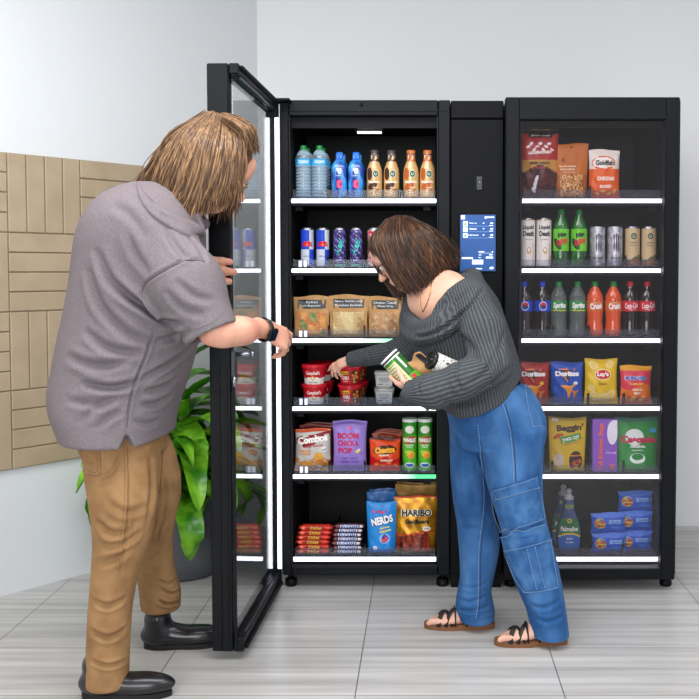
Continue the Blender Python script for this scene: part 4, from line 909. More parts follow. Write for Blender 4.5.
def mk_sponge():
    def deco(g, S, W, H): g.disc(S, -.040, H * .50, .024, .022, '#c9cf3a', .001); g.text('Scotch', S, -.040, H * .58, .013, '#c8242c', w=.044, bold=.06, off=.002, rot=.1); g.text('Brite', S, -.036, H * .40, .012, '#c8242c', w=.034, bold=.06, off=.002, rot=.1); g.rect(S, .035, H * .60, .07, .014, '#8fc2f0', .001); g.text('Non-Scratch', S, .035, H * .60, .008, '#1c3f9c', w=.06, off=.002, bold=.03); g.rect(S, .035, H * .30, .06, .010, '#2f78d8', .001)
    return pouch('sponge_pack', .150, .084, .045, lambda u, v: pk('#2a56c0') if v < .8 else pk('#4a7ad8'), deco, seed=70, nv=20)
def mk_redbox():
    t = bpy.data.objects.new('spray_bottle', None); COL.objects.link(t)
    g = G(); g.lathe([(.030, 0), (.034, .01), (.034, .12), (.024, .15), (.014, .165)], pk('#c8321e'), 20); g.build('bottle_body', t); g = G(); g.lathe([(.016, .164), (.016, .188), (.010, .192)], pk('#e8e4e0'), 16); g.build('cap', t); return t
# ------------------------------------------------------------------ stocking the shelves
YP = 3.925
def L(kind, mk, px, k, r, label, cat, group, dy=0, dz=0, rz=0, rx=0):
    Y = YP + r; X = (px - CX) / FPX * (YP + r * .3)
    return put(kind, mk, X, Y + dy, SHZ[k] + .0012 + dz, label, cat, group, rz, rx)
W = 'left cooler'
for px, w in ((303.5, 'leftmost'), (319.5, 'second from the left')):
    L('water', mk_water, px, 0, .0335, f'green-capped water bottle with blue label, {w} of the front ones', 'bottle', 'clear water bottles with green caps', rz=.1)
    L('water', mk_water, px + 1, 0, .0335, f'green-capped clear bottle right behind the {"leftmost" if px < 310 else "second"} water bottle', 'bottle', 'clear water bottles with green caps', dy=.085, rz=.1)
for px, w in ((339.5, 'left'), (356, 'right')):
    L('fiji', mk_fiji, px, 0, .033, f'square blue water bottle with pink flower, {w} one of the front pair', 'bottle', 'blue water bottles with pink flower'); L('fiji', mk_fiji, px + 1, 0, .033, f'blue-capped water bottle directly behind the {w} front blue bottle', 'bottle', 'blue water bottles with pink flower', dy=.085)
for px, w in ((374.5, 'left'), (391.5, 'right')): L('coffee1', mk_coffee('#4a2418', '#4a3a38'), px, 0, .0325, f'iced coffee bottle with dark brown neck and cap, {w} of the two', 'bottle', 'iced coffee bottles')
for px, w in ((411, 'left'), (427.5, 'right')): L('coffee2', mk_coffee('#b5561e', '#c06a34'), px, 0, .0325, f'iced coffee bottle with orange neck and cap, {w} of the two', 'bottle', 'iced coffee bottles')
for px, w in ((307, 'left'), (322.5, 'right')): L('rb', mk_redbull, px, 1, .0265, f'slim blue and silver energy drink can, {w} of the two', 'can', 'slim energy drink cans', rz=.1)
for px, w in ((339.5, 'left'), (356, 'right')): L('pc', mk_purple, px, 1, .0265, f'slim dark purple can with teal lettering, {w} of the two', 'can', 'slim energy drink cans')
L('kc', mk_pink, 374, 1, .0265, 'slim pink and green patterned can just left of the woman\'s head', 'can', 'slim energy drink cans')
for px, w in ((411.5, 'partly hidden behind the woman\'s hair'), (430, 'peeking out right of the woman\'s hair')): L('tc', mk_tea, px, 1, .0265, f'slim wine-red can {w}', 'can', 'slim energy drink cans')
L('s1', mk_sw1, 311.5, 2, .032, 'kraft paper sandwich bag with orange filling in its window, leftmost of three', 'bag', 'paper sandwich bags'); L('s2', mk_sw2, 348.5, 2, .032, 'kraft paper sandwich bag showing pale seeded bread, middle of three', 'bag', 'paper sandwich bags'); L('s3', mk_sw3, 385, 2, .032, 'kraft paper sandwich bag showing brown wraps, rightmost of three behind the woman\'s chin', 'bag', 'paper sandwich bags')
for q, (px, mk, kd, nm) in enumerate(((313, mk_soup, 'soup', 'red and white soup cup'), (349, mk_chili, 'chili', 'red chili cup with a bean photo'))):
    hh = .0725 if kd == 'soup' else .0705
    hh += .0095
    L(kd, mk, px, 3, .051, f'{nm}, lower one of the front stack', 'cup', 'instant soup cups', rz=.05); L(kd, mk, px, 3, .051, f'{nm}, upper one of the front stack', 'cup', 'instant soup cups', dz=hh, rz=-.05)
    for j in (0, 1): L(kd, mk, px + 4.5, 3, .051, f'{nm}, {"upper" if j else "lower"} one of the stack behind', 'cup', 'instant soup cups', dz=hh * j, dy=.115)
L('tub', mk_tub, 384, 3, .042, 'clear food tub with grey label, lower of the two', 'tub', 'clear food tubs'); L('tub', mk_tub, 384, 3, .042, 'clear food tub with grey label, upper of the two', 'tub', 'clear food tubs', dz=.0675)
L('cb', mk_combos, 311.5, 4, .030, 'white and orange cheese snack bag at the left end of its shelf', 'bag', 'snack bags in the open cooler', rx=-.05)
for i in range(2): L('cbb', mk_combos_back, 314 + 4 * i, 4, .030, f'dark red snack bag standing {"just" if not i else "second"} behind the white cheese snack bag', 'bag', 'snack bags in the open cooler', dy=.065 + .06 * i, dz=.02 * 0, rx=-.03)
L('bm', mk_boom, 349, 4, .032, 'purple popcorn bag with big magenta lettering', 'bag', 'snack bags in the open cooler')
L('ch', mk_cheetos, 384.5, 4, .028, 'orange-red cheese puff bag, frontmost of its row', 'bag', 'snack bags in the open cooler', rx=-.06)
for i in range(3): L('chb', mk_cheetos_back, 386 + 2 * i, 4, .028, f'dark orange crisp bag, {("first", "second", "third")[i]} behind the orange-red cheese puff bag', 'bag', 'snack bags in the open cooler', dy=.06 + .045 * i, dz=0)
for px, w in ((409.5, 'left'), (425, 'right')): L('pr', mk_chips, px, 4, .0305, f'tall green tube of stacked crisps standing on the shelf, {w} of the two', 'can', 'green crisp tubes')
for i in range(6): L('kk', mk_kitkat, 312 + (0, .8, -.6, .4, 1.6, 2.6)[i], 5, .024, f'red wrapped chocolate bar, {("bottom one", "second from the bottom", "third from the bottom", "third from the top", "second from the top", "top one")[i]} of the red stack', 'chocolate bar', 'red wrapped chocolate bars', dz=i * .0199)
for i in range(7): L('sn', mk_snick, 346 + (0, .5, -.7, .6, .2, 1.4, 2.4)[i], 5, .024, f'purple-brown and white wrapped chocolate bar, {("bottom one", "second from the bottom", "third from the bottom", "middle one", "third from the top", "second from the top", "top one")[i]} of its stack', 'chocolate bar', 'purple-brown chocolate bars', dz=i * .0179)
L('nd', mk_nerds, 381, 5, .030, 'bright blue candy pouch with white lettering, frontmost of its row', 'bag', 'candy pouches')
for i in range(2): L('ndb', mk_nerds_back, 380 + 2 * i, 5, .030, f'darker blue candy pouch, {("first", "second")[i]} behind the front blue pouch', 'bag', 'candy pouches', dy=.06 + .05 * i)
L('hb', mk_haribo, 415.5, 5, .034, 'gold foil candy pouch with black lettering, frontmost of its row', 'bag', 'candy pouches')
for i in range(2): L('hbb', mk_haribo_back, 416 + 1.2 * i, 5, .034, f'dull gold candy pouch, {("first", "second")[i]} behind the front gold pouch', 'bag', 'candy pouches', dy=.07 + .05 * i)
# right cooler
L('jk', mk_jerky, 539.5, 0, .027, 'large dark red beef jerky bag at the left of the closed cooler\'s top shelf', 'bag', 'bags on the closed cooler\'s top shelf'); L('nt', mk_nuts, 571, 0, .027, 'orange-brown nut pouch with a window full of nuts', 'bag', 'bags on the closed cooler\'s top shelf'); L('gf', mk_fish, 604, 0, .027, 'white and orange cheese cracker bag right of the nut pouch', 'bag', 'bags on the closed cooler\'s top shelf')
for px, w in ((528, 'left'), (544.2, 'right')): L('ld', mk_whitecan, px, 1, .031, f'tall white and gold can with black lettering, {w} of the two', 'can', 'drink cans in the closed cooler')
for px, w in ((561.5, 'left'), (579.5, 'right')): L('dw', mk_dew, px, 1, .033, f'green soda bottle with bright green label, {w} of the two', 'bottle', 'green soda bottles')
for px, w in ((598, 'left'), (615.5, 'right')): L('mo', mk_silver, px, 1, .0315, f'silver energy drink can with three claw marks, {w} of the two', 'can', 'drink cans in the closed cooler')
for px, w in ((633, 'left'), (649.5, 'right')): L('ic', mk_icedcoffee, px, 1, .0305, f'cream-gold iced coffee can with round green emblem, {w} one', 'can', 'drink cans in the closed cooler')
for a, b, kd, bd, cc, lc, tx, nm in ((525, 543, 'pepsi', cola, '#1e46c8', '#1546c4', t_pepsi, 'dark cola bottle with blue label and blue cap'), (559.5, 578.5, 'sprite', clearp, '#15873c', '#2c8f47', t_sprite, 'clear soda bottle with green label'), (596, 614.5, 'crush', orangeS, '#1d8a34', '#d9651f', t_crush, 'orange soda bottle with green cap'), (631.5, 648.5, 'coke', cola, '#c41e30', '#c8202c', t_coke, 'dark cola bottle with red label and red cap')):
    for px, w in ((a, 'left'), (b, 'right')): L(kd, soda(kd, bd, cc, lc, tx), px, 2, .0345, f'{nm}, {w} of the two', 'bottle', 'soda bottles on the third shelf of the closed cooler')
L('dr', doritos('#a81f1c', '#7c1512', '#e8c02a'), 534, 3, .027, 'red tortilla chip bag partly hidden behind the woman\'s back', 'bag', 'crisp bags in the closed cooler'); L('db', doritos('#1d4fae', '#173f8c', '#e8e8f0'), 568, 3, .027, 'blue tortilla chip bag', 'bag', 'crisp bags in the closed cooler', rx=-.04)
L('ly', mk_lays, 602.5, 3, .029, 'yellow potato chip bag with red oval', 'bag', 'crisp bags in the closed cooler'); L('mn', mk_munch, 637.5, 3, .027, 'red and orange snack mix bag with blue lettering', 'bag', 'crisp bags in the closed cooler')
L('bg', mk_beg, 569, 4, .029, 'yellow pet treat pouch with green banner', 'bag'.strip(), 'household goods in the closed cooler'); L('tk', mk_kitchen, 606, 4, .027, 'purple box of trash bags with vertical orange lettering', 'box', 'household goods in the closed cooler'); L('cs', mk_casc, 639, 4, .029, 'green dishwasher detergent pouch with white circle', 'bag', 'household goods in the closed cooler')
L('pm', mk_dish, 571, 5, .027, 'blue dish soap bottle with green label', 'bottle', 'household goods in the closed cooler'); L('pm', mk_dish, 568, 5, .027, 'blue dish soap bottle standing directly behind the front one', 'bottle', 'household goods in the closed cooler', dy=.075)
L('rx', mk_redbox, 541, 5, .034, 'red bottle half hidden behind the woman\'s knee', 'bottle', 'household goods in the closed cooler', dz=0)
for i, (px, dz, dy, w) in enumerate(((612, 0, 0, 'lower'), (611, .0855, 0, 'upper'))): L('sp', mk_sponge, px, 5, .024, f'blue sponge pack, {w} of the front two', 'sponge pack', 'blue sponge packs', dz=dz, dy=dy)
for j in (0, 1): L('sp', mk_sponge, 640, 5, .024, f'blue sponge pack, {("lower", "upper")[j]} of the right-hand stack', 'sponge pack', 'blue sponge packs', dz=.0855 * j, dy=.03)
L('sp', mk_sponge, 640, 5, .024, 'blue sponge pack topping the right-hand stack', 'sponge pack', 'blue sponge packs', dz=.171, dy=.03)
# ------------------------------------------------------------------ people
def V3(p): return np.array(tuple(p), float)
def rowsof(lst, Yf=None):             # (py, left px, right px, centre Y, half depth[, lift]) -> loft rows
    out = []
    for r in lst:
        py, l, rr, cy, ay = r[:5]; a = P(l, py, cy); b = P(rr, py, cy); out.append((a.z, (a.x + b.x) / 2, cy, (b.x - a.x) / 2, ay))
    return out
def axes(f, u):
    f = Vector(f).normalized(); u = Vector(u); u = (u - f * u.dot(f)).normalized(); r = f.cross(u); return r, f, u
def head(F, c, f, u, s=1.0):
    r, f, u = axes(f, u); M = [r, f, u]
    def q(x, y, z): return V3(c + (r * x + f * y + u * z) * s)
    E = lambda x, y, z, a, b, d, k=.02, cut=False: F.ell(q(x, y, z), (a * s, b * s, d * s), M, k * s, cut)
    E(0, -.012, .025, .076, .098, .092); E(0, .022, -.040, .060, .068, .078, .03); E(0, .060, -.092, .028, .026, .020, .03)
    for t in (-1, 1):
        E(t * .036, .058, -.032, .026, .024, .028, .025); E(t * .048, .01, -.075, .02, .04, .03, .03)
    E(0, .074, .022, .052, .020, .014, .02); E(0, .080, .05, .045, .016, .03, .03)
    for t in (-1, 1): E(t * .032, .096, .002, .017, .013, .011, .012, True)
    F.cone(q(0, .088, .004), q(0, .113, -.030), .007 * s, .012 * s, .010 * s)
    for t in (-1, 1): E(t * .010, .104, -.034, .008, .009, .007, .006); E(t * .032, .082, .001, .013, .011, .010, .004)
    E(0, .088, -.058, .024, .011, .006, .008); E(0, .086, -.068, .020, .011, .007, .006); F.ell(q(0, .102, -.063), (.024 * s, .006 * s, .0016 * s), M, .003, True)
    for t in (-1, 1): E(t * .076, -.004, -.004, .009, .018, .032, .008); E(t * .084, .003, .0, .006, .010, .020, .005, True)
    return q, M
def eyes(q, s, parent, iris):
    for t in (-1, 1):
        g = G(); c = Vector(q(t * .032, .0845, .001)); d = (Vector(q(t * .032, .2, .001)) - c).normalized(); m = d.to_track_quat('Z', 'Y').to_matrix()
        R = .0115 * s; vs = []
        def fn(u, v): p = m @ Vector((R * math.sin(v) * math.cos(u), R * math.sin(v) * math.sin(u), R * math.cos(v))); return tuple(c + p)
        g.grid(fn, 0, 2 * PI, .001, PI, 20, 20, lambda u, v: pk('#0b0b0d', .1) if v < .22 else (pk(iris, .15) if v < .52 else pk('#e8e2dc', .2))); g.build('eye', parent)
def glasses(q, s, parent, m, lensm, name='glasses', rr=.021, thick=.0016, oval=.8):
    g = G()
    for t in (-1, 1):
        pts = [Vector(q(t * .033 + rr * 1.12 * math.cos(a), .106 - .012 * abs(t * .033 + rr * math.cos(a)) / .05, -.003 + rr * oval * math.sin(a))) for a in [2 * PI * i / 20 for i in range(21)]]
        g.tube(pts, thick * s, m, 6, cap=False); n = len(pts) - 1; g.add([tuple(p) for p in pts[:-1]], [tuple(range(n))], lensm)
        g.tube([q(t * .057, .096, .006), q(t * .070, .085, .008), q(t * .080, .02, .006), q(t * .081, -.01, -.002), q(t * .078, -.025, -.02)], thick * s, m, 6)
    g.tube([q(-.011, .104, .0), q(0, .110, .006), q(.011, .104, .0)], thick * s, m, 6)
    return g.build(name, parent)
def hand(F, w, d, n, t, curl, s=1.0, thumb=(.5, .35), spread=.06, k=.006, fat=1.0):
    # w wrist; d towards the fingers; n out of the palm; t towards the thumb side
    d = Vector(d).normalized(); n = Vector(n); n = (n - d * n.dot(d)).normalized(); t0 = Vector(t); t = d.cross(n); t = t if t.dot(t0) > 0 else -t; w = Vector(w)
    M = [t, d, n]
    F.cone(V3(w - d * .03 * s), V3(w + d * .015 * s), .027 * s, .026 * s, .01, sq=(tuple(n), .75))
    F.ell(V3(w + d * .048 * s), (.041 * s, .052 * s, .015 * s), M, .012); F.ell(V3(w + d * .035 * s + t * .022 * s + n * .006 * s), (.016 * s, .034 * s, .014 * s), M, .01); F.ell(V3(w + d * .07 * s), (.038 * s, .02 * s, .012 * s), M, .01)
    L = ((.030, .088, (.042, .025, .021)), (.0105, .092, (.046, .028, .022)), (-.0095, .089, (.043, .026, .021)), (-.0285, .080, (.033, .020, .018)))
    tips = []
    for i, (to, do, seg) in enumerate(L):
        p = w + (t * to + d * (do - .018)) * s; sp = (1.5 - i) * spread; dirv = (d + t * sp).normalized(); a = 0; pts = [p]; rs = [.0098 * s]; 
        p = p + dirv * .018 * s; pts.append(p); rs.append(.0096 * s)
        for j, l in enumerate(seg):
            a += curl[i][j]; v = dirv * math.cos(a) + n * math.sin(a); p = p + v * l * s; pts.append(p); rs.append((.0088, .0080, .0068)[j] * s * (1 if i < 3 else .9))
        F.chain([V3(x) for x in pts], [q * fat for q in rs], k); tips.append((pts[-1], v, rs[-1]))
    p0 = w + (d * .018 + t * .024 + n * .004) * s; p1 = p0 + (d * .030 + t * .028 * thumb[0] * 2 + n * .012) * s; p2 = p1 + (d * .030 + t * .016 * thumb[0] * 2 + n * .03 * thumb[1]) * s; p3 = p2 + (d * .024 + t * .002 + n * .03 * thumb[1]) * s
    F.chain([V3(x) for x in (p0, p1, p2, p3)], [.014 * s, .0115 * s, .0100 * s, .0078 * s], k); return tips
def strand_hair(g, c, R, roots, ends, n, mats, lift=.018, th=.0032, jit=.006, rnd=None, power=1.3, wav=.004):
    # roots / ends: polylines (world) walked together; strands drape over the ellipsoid R about c
    rnd = rnd or random.Random(3)
    def at(L, s): x = s * (len(L) - 1); i = min(int(x), len(L) - 2); return Vector(L[i]).lerp(Vector(L[i + 1]), x - i)
    for k in range(n):
        s = rnd.random(); s2 = min(1, max(0, s + rnd.gauss(0, .03))); A = at(roots, s); B = at(ends, s2) + Vector((rnd.gauss(0, jit), rnd.gauss(0, jit), rnd.gauss(0, jit * 1.3)))
        a, b = A - c, B - c; la, lb = a.length, b.length; m = 11; pts = []; lf = lift * rnd.uniform(.25, 1.1); ph = rnd.uniform(0, 6.3); am = wav * rnd.uniform(.3, 1)
        da, db = a.normalized(), b.normalized(); om = math.acos(max(-1, min(1, da.dot(db)))); so = math.sin(om) if om > 1e-3 else 1
        for i in range(m + 1):
            u = i / m; d = (da * (math.sin((1 - u) * om) / so) + db * (math.sin(u * om) / so)) if om > 1e-3 else da
            d = d.normalized(); ellr = 1 / math.sqrt((d.x / R[0]) ** 2 + (d.y / R[1]) ** 2 + (d.z / R[2]) ** 2)
            r = la + (lb - la) * u ** power; r = max(r, ellr + lf); pts.append(c + d * r + Vector((math.sin(ph + u * 7), math.cos(ph * 2 + u * 6), math.sin(ph + u * 5))) * am * u)
        rs = [th * (.7 + .6 * math.sin(min(1, i / m * 1.15) * PI * .8)) * (1 if i < m - 2 else (.75, .5, .15)[i - m + 2]) for i in range(m + 1)]
        g.tube(pts, rs, mats[min(len(mats) - 1, int(rnd.random() ** 1.3 * len(mats)))], 5, cap=False, flat=.6)
def guide_hair(g, guides, n, mats, th=.003, jit=.004, rnd=None, lo=0., hi=1., wav=.003, endj=.05, inset=0, ctr=None):
    rnd = rnd or random.Random(2); GD = [[P(*q) for q in gd] for gd in guides]
    for k in range(n):
        x = (lo + (hi - lo) * rnd.random()) * (len(GD) - 1); i = min(int(x), len(GD) - 2); t = x - i; L = [a.lerp(b, t) for a, b in zip(GD[i], GD[i + 1])]
        if inset: L = [p.lerp(ctr, inset * rnd.random()) for p in L]
        off = [Vector((rnd.gauss(0, jit), rnd.gauss(0, jit), rnd.gauss(0, jit))) * w for w in (.5, .8, 1, 1.6)]; L = [p + o for p, o in zip(L, off)]
        L[3] = L[3] + (L[3] - L[2]) * rnd.gauss(0, endj * 3); pts = [Vector(p) for p in smoothline([tuple(p) for p in L], 5)]; m = len(pts) - 1; ph = rnd.uniform(0, 6.3); am = wav * rnd.uniform(.2, 1)
        pts = [p + Vector((math.sin(ph + j * .6), math.cos(ph * 2 + j * .5), .5 * math.sin(ph + j * .45))) * am * (j / m) for j, p in enumerate(pts)]
        rs = [th * (.75 + .5 * math.sin(min(1, j / m * 1.1) * PI * .8)) * (1 if j < m - 3 else (.8, .6, .38, .12)[j - m + 3]) for j in range(m + 1)]
        g.tube(pts, rs, mats[min(len(mats) - 1, int(rnd.random() ** 1.3 * len(mats)))], 5, cap=False, flat=.6)
def hairmat(name, c, c2, rough=.42):
    return mat(name, c, rough, noise=(c2, (120, 120, 14), 2, .4, .65), spec=.45)
def patch(T, quad, off, m, name, parent, n=14, thick=.006):
    g = G(); tl, tr, br, bl = quad; grid = []
    for j in range(n + 1):
        row = []
        for i in range(n + 1):
            u, v = i / n, j / n; x = (tl[0] * (1 - u) + tr[0] * u) * (1 - v) + (bl[0] * (1 - u) + br[0] * u) * v; y = (tl[1] * (1 - u) + tr[1] * u) * (1 - v) + (bl[1] * (1 - u) + br[1] * u) * v
            h = hit(T, x, y); row.append(h)
        grid.append(row)
    if any(h[0] is None for r in grid for h in r): return None
    def pt(h, o): nn = h[1] if h[1].dot(h[0] - CAMP) < 0 else -h[1]; return h[0] + nn * o
    vs = [pt(h, off + thick) for r in grid for h in r]; w = n + 1
    g.add([tuple(v) for v in vs], [(j * w + i, j * w + i + 1, (j + 1) * w + i + 1, (j + 1) * w + i) for j in range(n) for i in range(n)], m, True)
    ring = [grid[0][i] for i in range(n)] + [grid[j][n] for j in range(n)] + [grid[n][n - i] for i in range(n)] + [grid[n - j][0] for j in range(n)]
    k = len(ring); g.add([tuple(pt(h, off + thick)) for h in ring] + [tuple(pt(h, -.004)) for h in ring], [(i, (i + 1) % k, k + (i + 1) % k, k + i) for i in range(k)], m)
    return g.build(name, parent)
def stitches(g, T, lines, m, r=.0011, off=.0012, dash=True):
    for pts in lines:
        L = drape(T, smoothline(pts, 4) if len(pts) > 2 else pts, 60, off)
        if len(L) < 3: continue
        if not dash: g.tube(L, r, m, 5); continue
        D = [0]
        for i in range(1, len(L)): D.append(D[-1] + (L[i] - L[i - 1]).length)
        s = 0; 
        def atd(d):
            for i in range(1, len(D)):
                if D[i] >= d: return L[i - 1].lerp(L[i], (d - D[i - 1]) / max(1e-9, D[i] - D[i - 1]))
            return L[-1]
        while s < D[-1]: g.tube([atd(s), atd(s + .0035), atd(s + .007)], r, m, 4); s += .010
def skinm(name, c, c2): return mat(name, c, .48, noise=(c2, 11, 3, .38, .68), bump=(160, .12, .0006, 2), sub=.12, spec=.4)
def ribattr(V, bones):
    best = np.full(len(V), 9.); out = np.zeros(len(V))
    for a, b, R, ref in bones:
        a, b = V3(a), V3(b); ba = b - a; t = np.clip((V - a) @ ba / (ba @ ba), 0, 1); q = V - a - t[:, None] * ba; d = np.linalg.norm(q, axis=1) - R
        z = ba / np.linalg.norm(ba); x = V3(ref); x = x - z * (x @ z); x /= np.linalg.norm(x); y = np.cross(z, x); val = np.arctan2(q @ y, q @ x) * R
        m = d < best; best[m] = d[m]; out[m] = val[m]
    return out
# ================================================================== THE MAN
man = thing('person', (P(130, 640, 3.05).x, 3.05, 0), 'person in grey polo shirt and tan trousers holding the open door', 'person')
MO = man.location.copy()
def setp(o, root):                       # keep world placement under the person's Empty
    o.parent = root; o.matrix_parent_inverse = Matrix.Translation(-root.location); return o
class K:                                 # shortcut: build meshes in world space, then hang them on the person
    pass
skin1 = skinm('warm_light_skin', '#dba68e', '#cc8c76')
F = Field((-1.42, 2.5, -.01), (-.42, 3.45, 1.90), .004)
HS = 1.12; MF, MU = (.72, .36, -.55), (.50, .06, .85); mc = P(214.5, 166, 3.02); q1, M1 = head(F, mc, MF, MU, HS)
F.cone(V3(P(172, 215, 3.0)), V3(P(203, 180, 3.0)), .072, .062, .03)
torso = [(195, 125, 188, 3.0, .13), (215, 104, 196, 3.0, .19), (250, 86, 196, 3.0, .19), (300, 78, 196, 3.0, .18), (350, 68, 184, 3.0, .18), (400, 68, 168, 3.0, .15), (440, 92, 156, 3.0, .12)]
F.loft(rowsof(torso), .03)
F.chain([V3(P(165, 255, 2.86)), V3(P(214, 330, 2.775)), V3(P(240, 330, 2.82)), V3(P(264, 329, 2.90))], [.073, .044, .037, .027], .02)
F.cone(V3(P(225, 334, 2.775)), V3(P(245, 332, 2.83)), .041, .037, .02)
hand(F, P(265.5, 329.5, 2.905), (.46, .62, -.32), (-.30, .75, -.55), (.3, .3, .8), ((.25, .55, .35), (.55, .6, .4), (.7, .65, .4), (.8, .7, .4)), 1.04, thumb=(.10, .9))
F.chain([V3(P(150, 250, 3.18)), V3(P(140, 300, 3.26)), V3(P(154, 272, 3.125))], [.07, .05, .03], .02)
hand(F, P(153, 268, 3.108), (1, .02, -.12), (.03, 1, 0), (0, 0, 1), ((.02, .25, .45), (.02, .25, .45), (.02, .25, .45), (.02, .25, .45)), 1.42, thumb=(.2, .8), spread=.03, fat=1.22)
nearleg = [(430, 90, 150, 2.98, .09), (475, 92, 148, 2.94, .07), (525, 97, 148, 2.90, .075), (575, 98, 132, 2.90, .06), (620, 95, 124, 2.90, .055), (684, 96, 116, 2.90, .035)]
farleg = [(440, 120, 166, 3.08, .08), (480, 125, 172, 3.12, .065), (520, 134, 168, 3.19, .045), (570, 144, 168, 3.265, .04), (612, 150, 168, 3.28, .035)]
F.loft(rowsof(nearleg), .03); F.loft(rowsof(farleg), .03)
F.cone(V3(P(106, 684, 2.9)), V3(P(106, 688, 2.9)), .03, .03, .02); F.cone(V3((P(106, 684, 2.9).x, 2.9, .045)), V3((P(106, 684, 2.9).x + .10, 2.895, .032)), .030, .016, .02)
F.cone(V3((P(158, 610, 3.28).x, 3.28, .05)), V3((P(158, 610, 3.28).x + .09, 3.285, .032)), .028, .016, .02)
Vb, Fb = F.mesh(2)
body = setp(meshobj('body', Vb, Fb, skin1), man); del F
eyes(q1, HS, man, '#5a7a8c')
for o in list(man.children):
    if o.name.startswith('eye'): setp(o, man)
# shirt
F = Field((-1.42, 2.55, .62), (-.50, 3.40, 1.78), .005)
SR = [(183, 130, 170, 3.0, .08), (188, 118, 184, 3.0, .14), (194, 107, 190, 3.0, .18), (205, 96, 197, 3.0, .215), (220, 87, 202, 3.0, .235), (238, 81, 203, 3.0, .24), (256, 78.5, 203, 3.0, .235), (287, 74, 204, 3.0, .23), (319, 67.5, 203, 3.0, .225), (347, 61, 195, 3.0, .225), (371, 57, 189, 3.0, .225), (390, 52.5, 182, 3.0, .225), (409, 55, 175.5, 3.0, .235), (424, 62, 172, 3.0, .24), (460, 78, 168, 3.0, .245)]
F.loft(rowsof(SR), .02, p=2.2)
F.chain([V3(P(160, 243, 2.87)), V3(P(188, 285, 2.80)), V3(P(213, 335, 2.775))], [.105, .096, .079], .05)
F.chain([V3(P(150, 240, 3.16)), V3(P(146, 290, 3.24))], [.10, .09], .04)
# hem, sleeve end and neck are cut
a, b = P(206, 324, 2.78), P(220, 350, 2.77); dv = (b - a).normalized()
F.cone(V3(a + dv * .135), V3(a + dv * .18), .125, .125, .0, cut=True)
for s0 in (0,):
    F.cone(V3(P(206, 324, 2.78)), V3(b), .062, .066, .004, cut=True)
hem = [(50, 428), (69, 440), (95, 446), (120, 450), (126, 449), (133, 449), (160, 440), (172, 431), (182, 418), (205, 405)]
hY = [3.0, 2.92, 2.84, 2.78, 2.78, 2.79, 2.85, 2.93, 3.0, 3.0]; hx = np.array([P(q[0], q[1], yy).x for q, yy in zip(hem, hY)]); hz = np.array([P(q[0], q[1], yy).z for q, yy in zip(hem, hY)])
sl, X, Y, Z = F.sub(F.lo, F.lo + F.n * F.h, 0); cutd = (np.interp(X.ravel(), hx, hz)[:, None, None].astype(np.float32) - Z) + 0 * Y
F.F[sl] = np.maximum(F.F[sl], cutd)
[F.cone(V3(P(126.5, 432, yy)), V3(P(127, 458, yy)), .001, .034, .002, cut=True) for yy in (2.75, 2.765, 2.78, 2.795, 2.81, 2.825)]
F.cone(V3(P(180, 205, 3.0)), V3(P(205, 170, 3.0)), .066, .07, .01, cut=True)
# collar band standing round the neck, with its point
cc = P(176, 208, 3.0); ca, cf, cu = axes((.62, .05, .55), (-.55, 0, .7)); ring = [cc + Vector((0, 1, 0)) * .094 * math.sin(t) + Vector((.80, 0, -.50)) * .108 * math.cos(t) + Vector((.0, 0, .004)) for t in [2 * PI * i / 22 for i in range(23)]]
F.chain([V3(p) for p in ring], [.015] * 23, .012); 
F.chain([V3(P(196, 214, 2.90)), V3(P(204, 232, 2.91))], [.014, .008], .010); F.chain([V3(P(160, 212, 2.90)), V3(P(180, 222, 2.885)), V3(P(198, 232, 2.89))], [.010, .012, .010], .012)
Vs, Fs = F.mesh(2); del F
FL = [([(96, 248), (108, 276), (124, 295), (165, 320)], .012, .010), ([(115, 281), (135, 301), (178, 328)], .010, .010), ([(88, 268), (100, 305), (130, 335), (165, 345)], .013, .009), ([(128, 225), (133, 250), (150, 275)], .012, .005), ([(165, 228), (180, 252), (196, 262)], .010, .006),
      ([(142, 297), (145, 284), (162, 272), (187, 260), (207, 262)], .0045, .004), ([(142, 302), (158, 316), (186, 326)], .009, .010), ([(165, 290), (182, 308), (205, 315)], .010, .005), ([(175, 280), (195, 296), (214, 300)], .010, .004), ([(188, 236), (200, 250), (206, 262)], .008, .006),
      ([(80, 383), (113, 388), (141, 380)], .010, .011), ([(141, 380), (165, 366), (190, 350)], .009, .008), ([(66, 356), (97, 366), (133, 360)], .012, .008), ([(66, 400), (96, 404), (120, 396)], .010, .006), ([(144, 392), (160, 388), (176, 380)], .009, .008), ([(140, 404), (155, 404), (172, 396)], .009, .007),
      ([(96, 430), (108, 418), (122, 412)], .009, .006), ([(80, 424), (92, 410), (104, 406)], .009, .005), ([(154, 330), (145, 358), (132, 392), (126.5, 430)], .004, .005), ([(84, 330), (112, 350), (148, 352)], .012, .008), ([(156, 340), (172, 338), (192, 330)], .010, .007), ([(134, 420), (148, 424), (160, 420)], .009, .005), ([(112, 205), (128, 214), (146, 240)], .014, .004), ([(147, 195), (158, 212), (175, 225)], .006, .005)]
Vs = folds(Vs, Fs, [(a, b, c * 1.7) for a, b, c in FL]); Vs = relax(Vs, Fs, 1, .3)
shirtm = mat('heather_grey_jersey', '#837a7e', .85, noise=('#6a6266', 420, 2, .38, .62), bump=(900, .25, .0006, 2), spec=.2)
sh = setp(meshobj('polo_shirt', Vs, Fs, shirtm), man); Ts = bvh(Vs, Fs)
g = G(); thr = mat('grey_thread', '#5f585b', .8); stitches(g, Ts, [[(154, 332), (145, 358), (132, 392), (127, 428)], [(142, 297), (145, 284), (162, 272), (187, 260), (205, 262)]], thr, .0012, .0006, False); stitches(g, Ts, [[(187, 331), (200, 328), (215, 321), (223, 313)]], thr, .0008, .0006)
sm_ = g.build('seam', sh); sm_.matrix_parent_inverse = man.matrix_world.inverted() if False else Matrix.Identity(4)
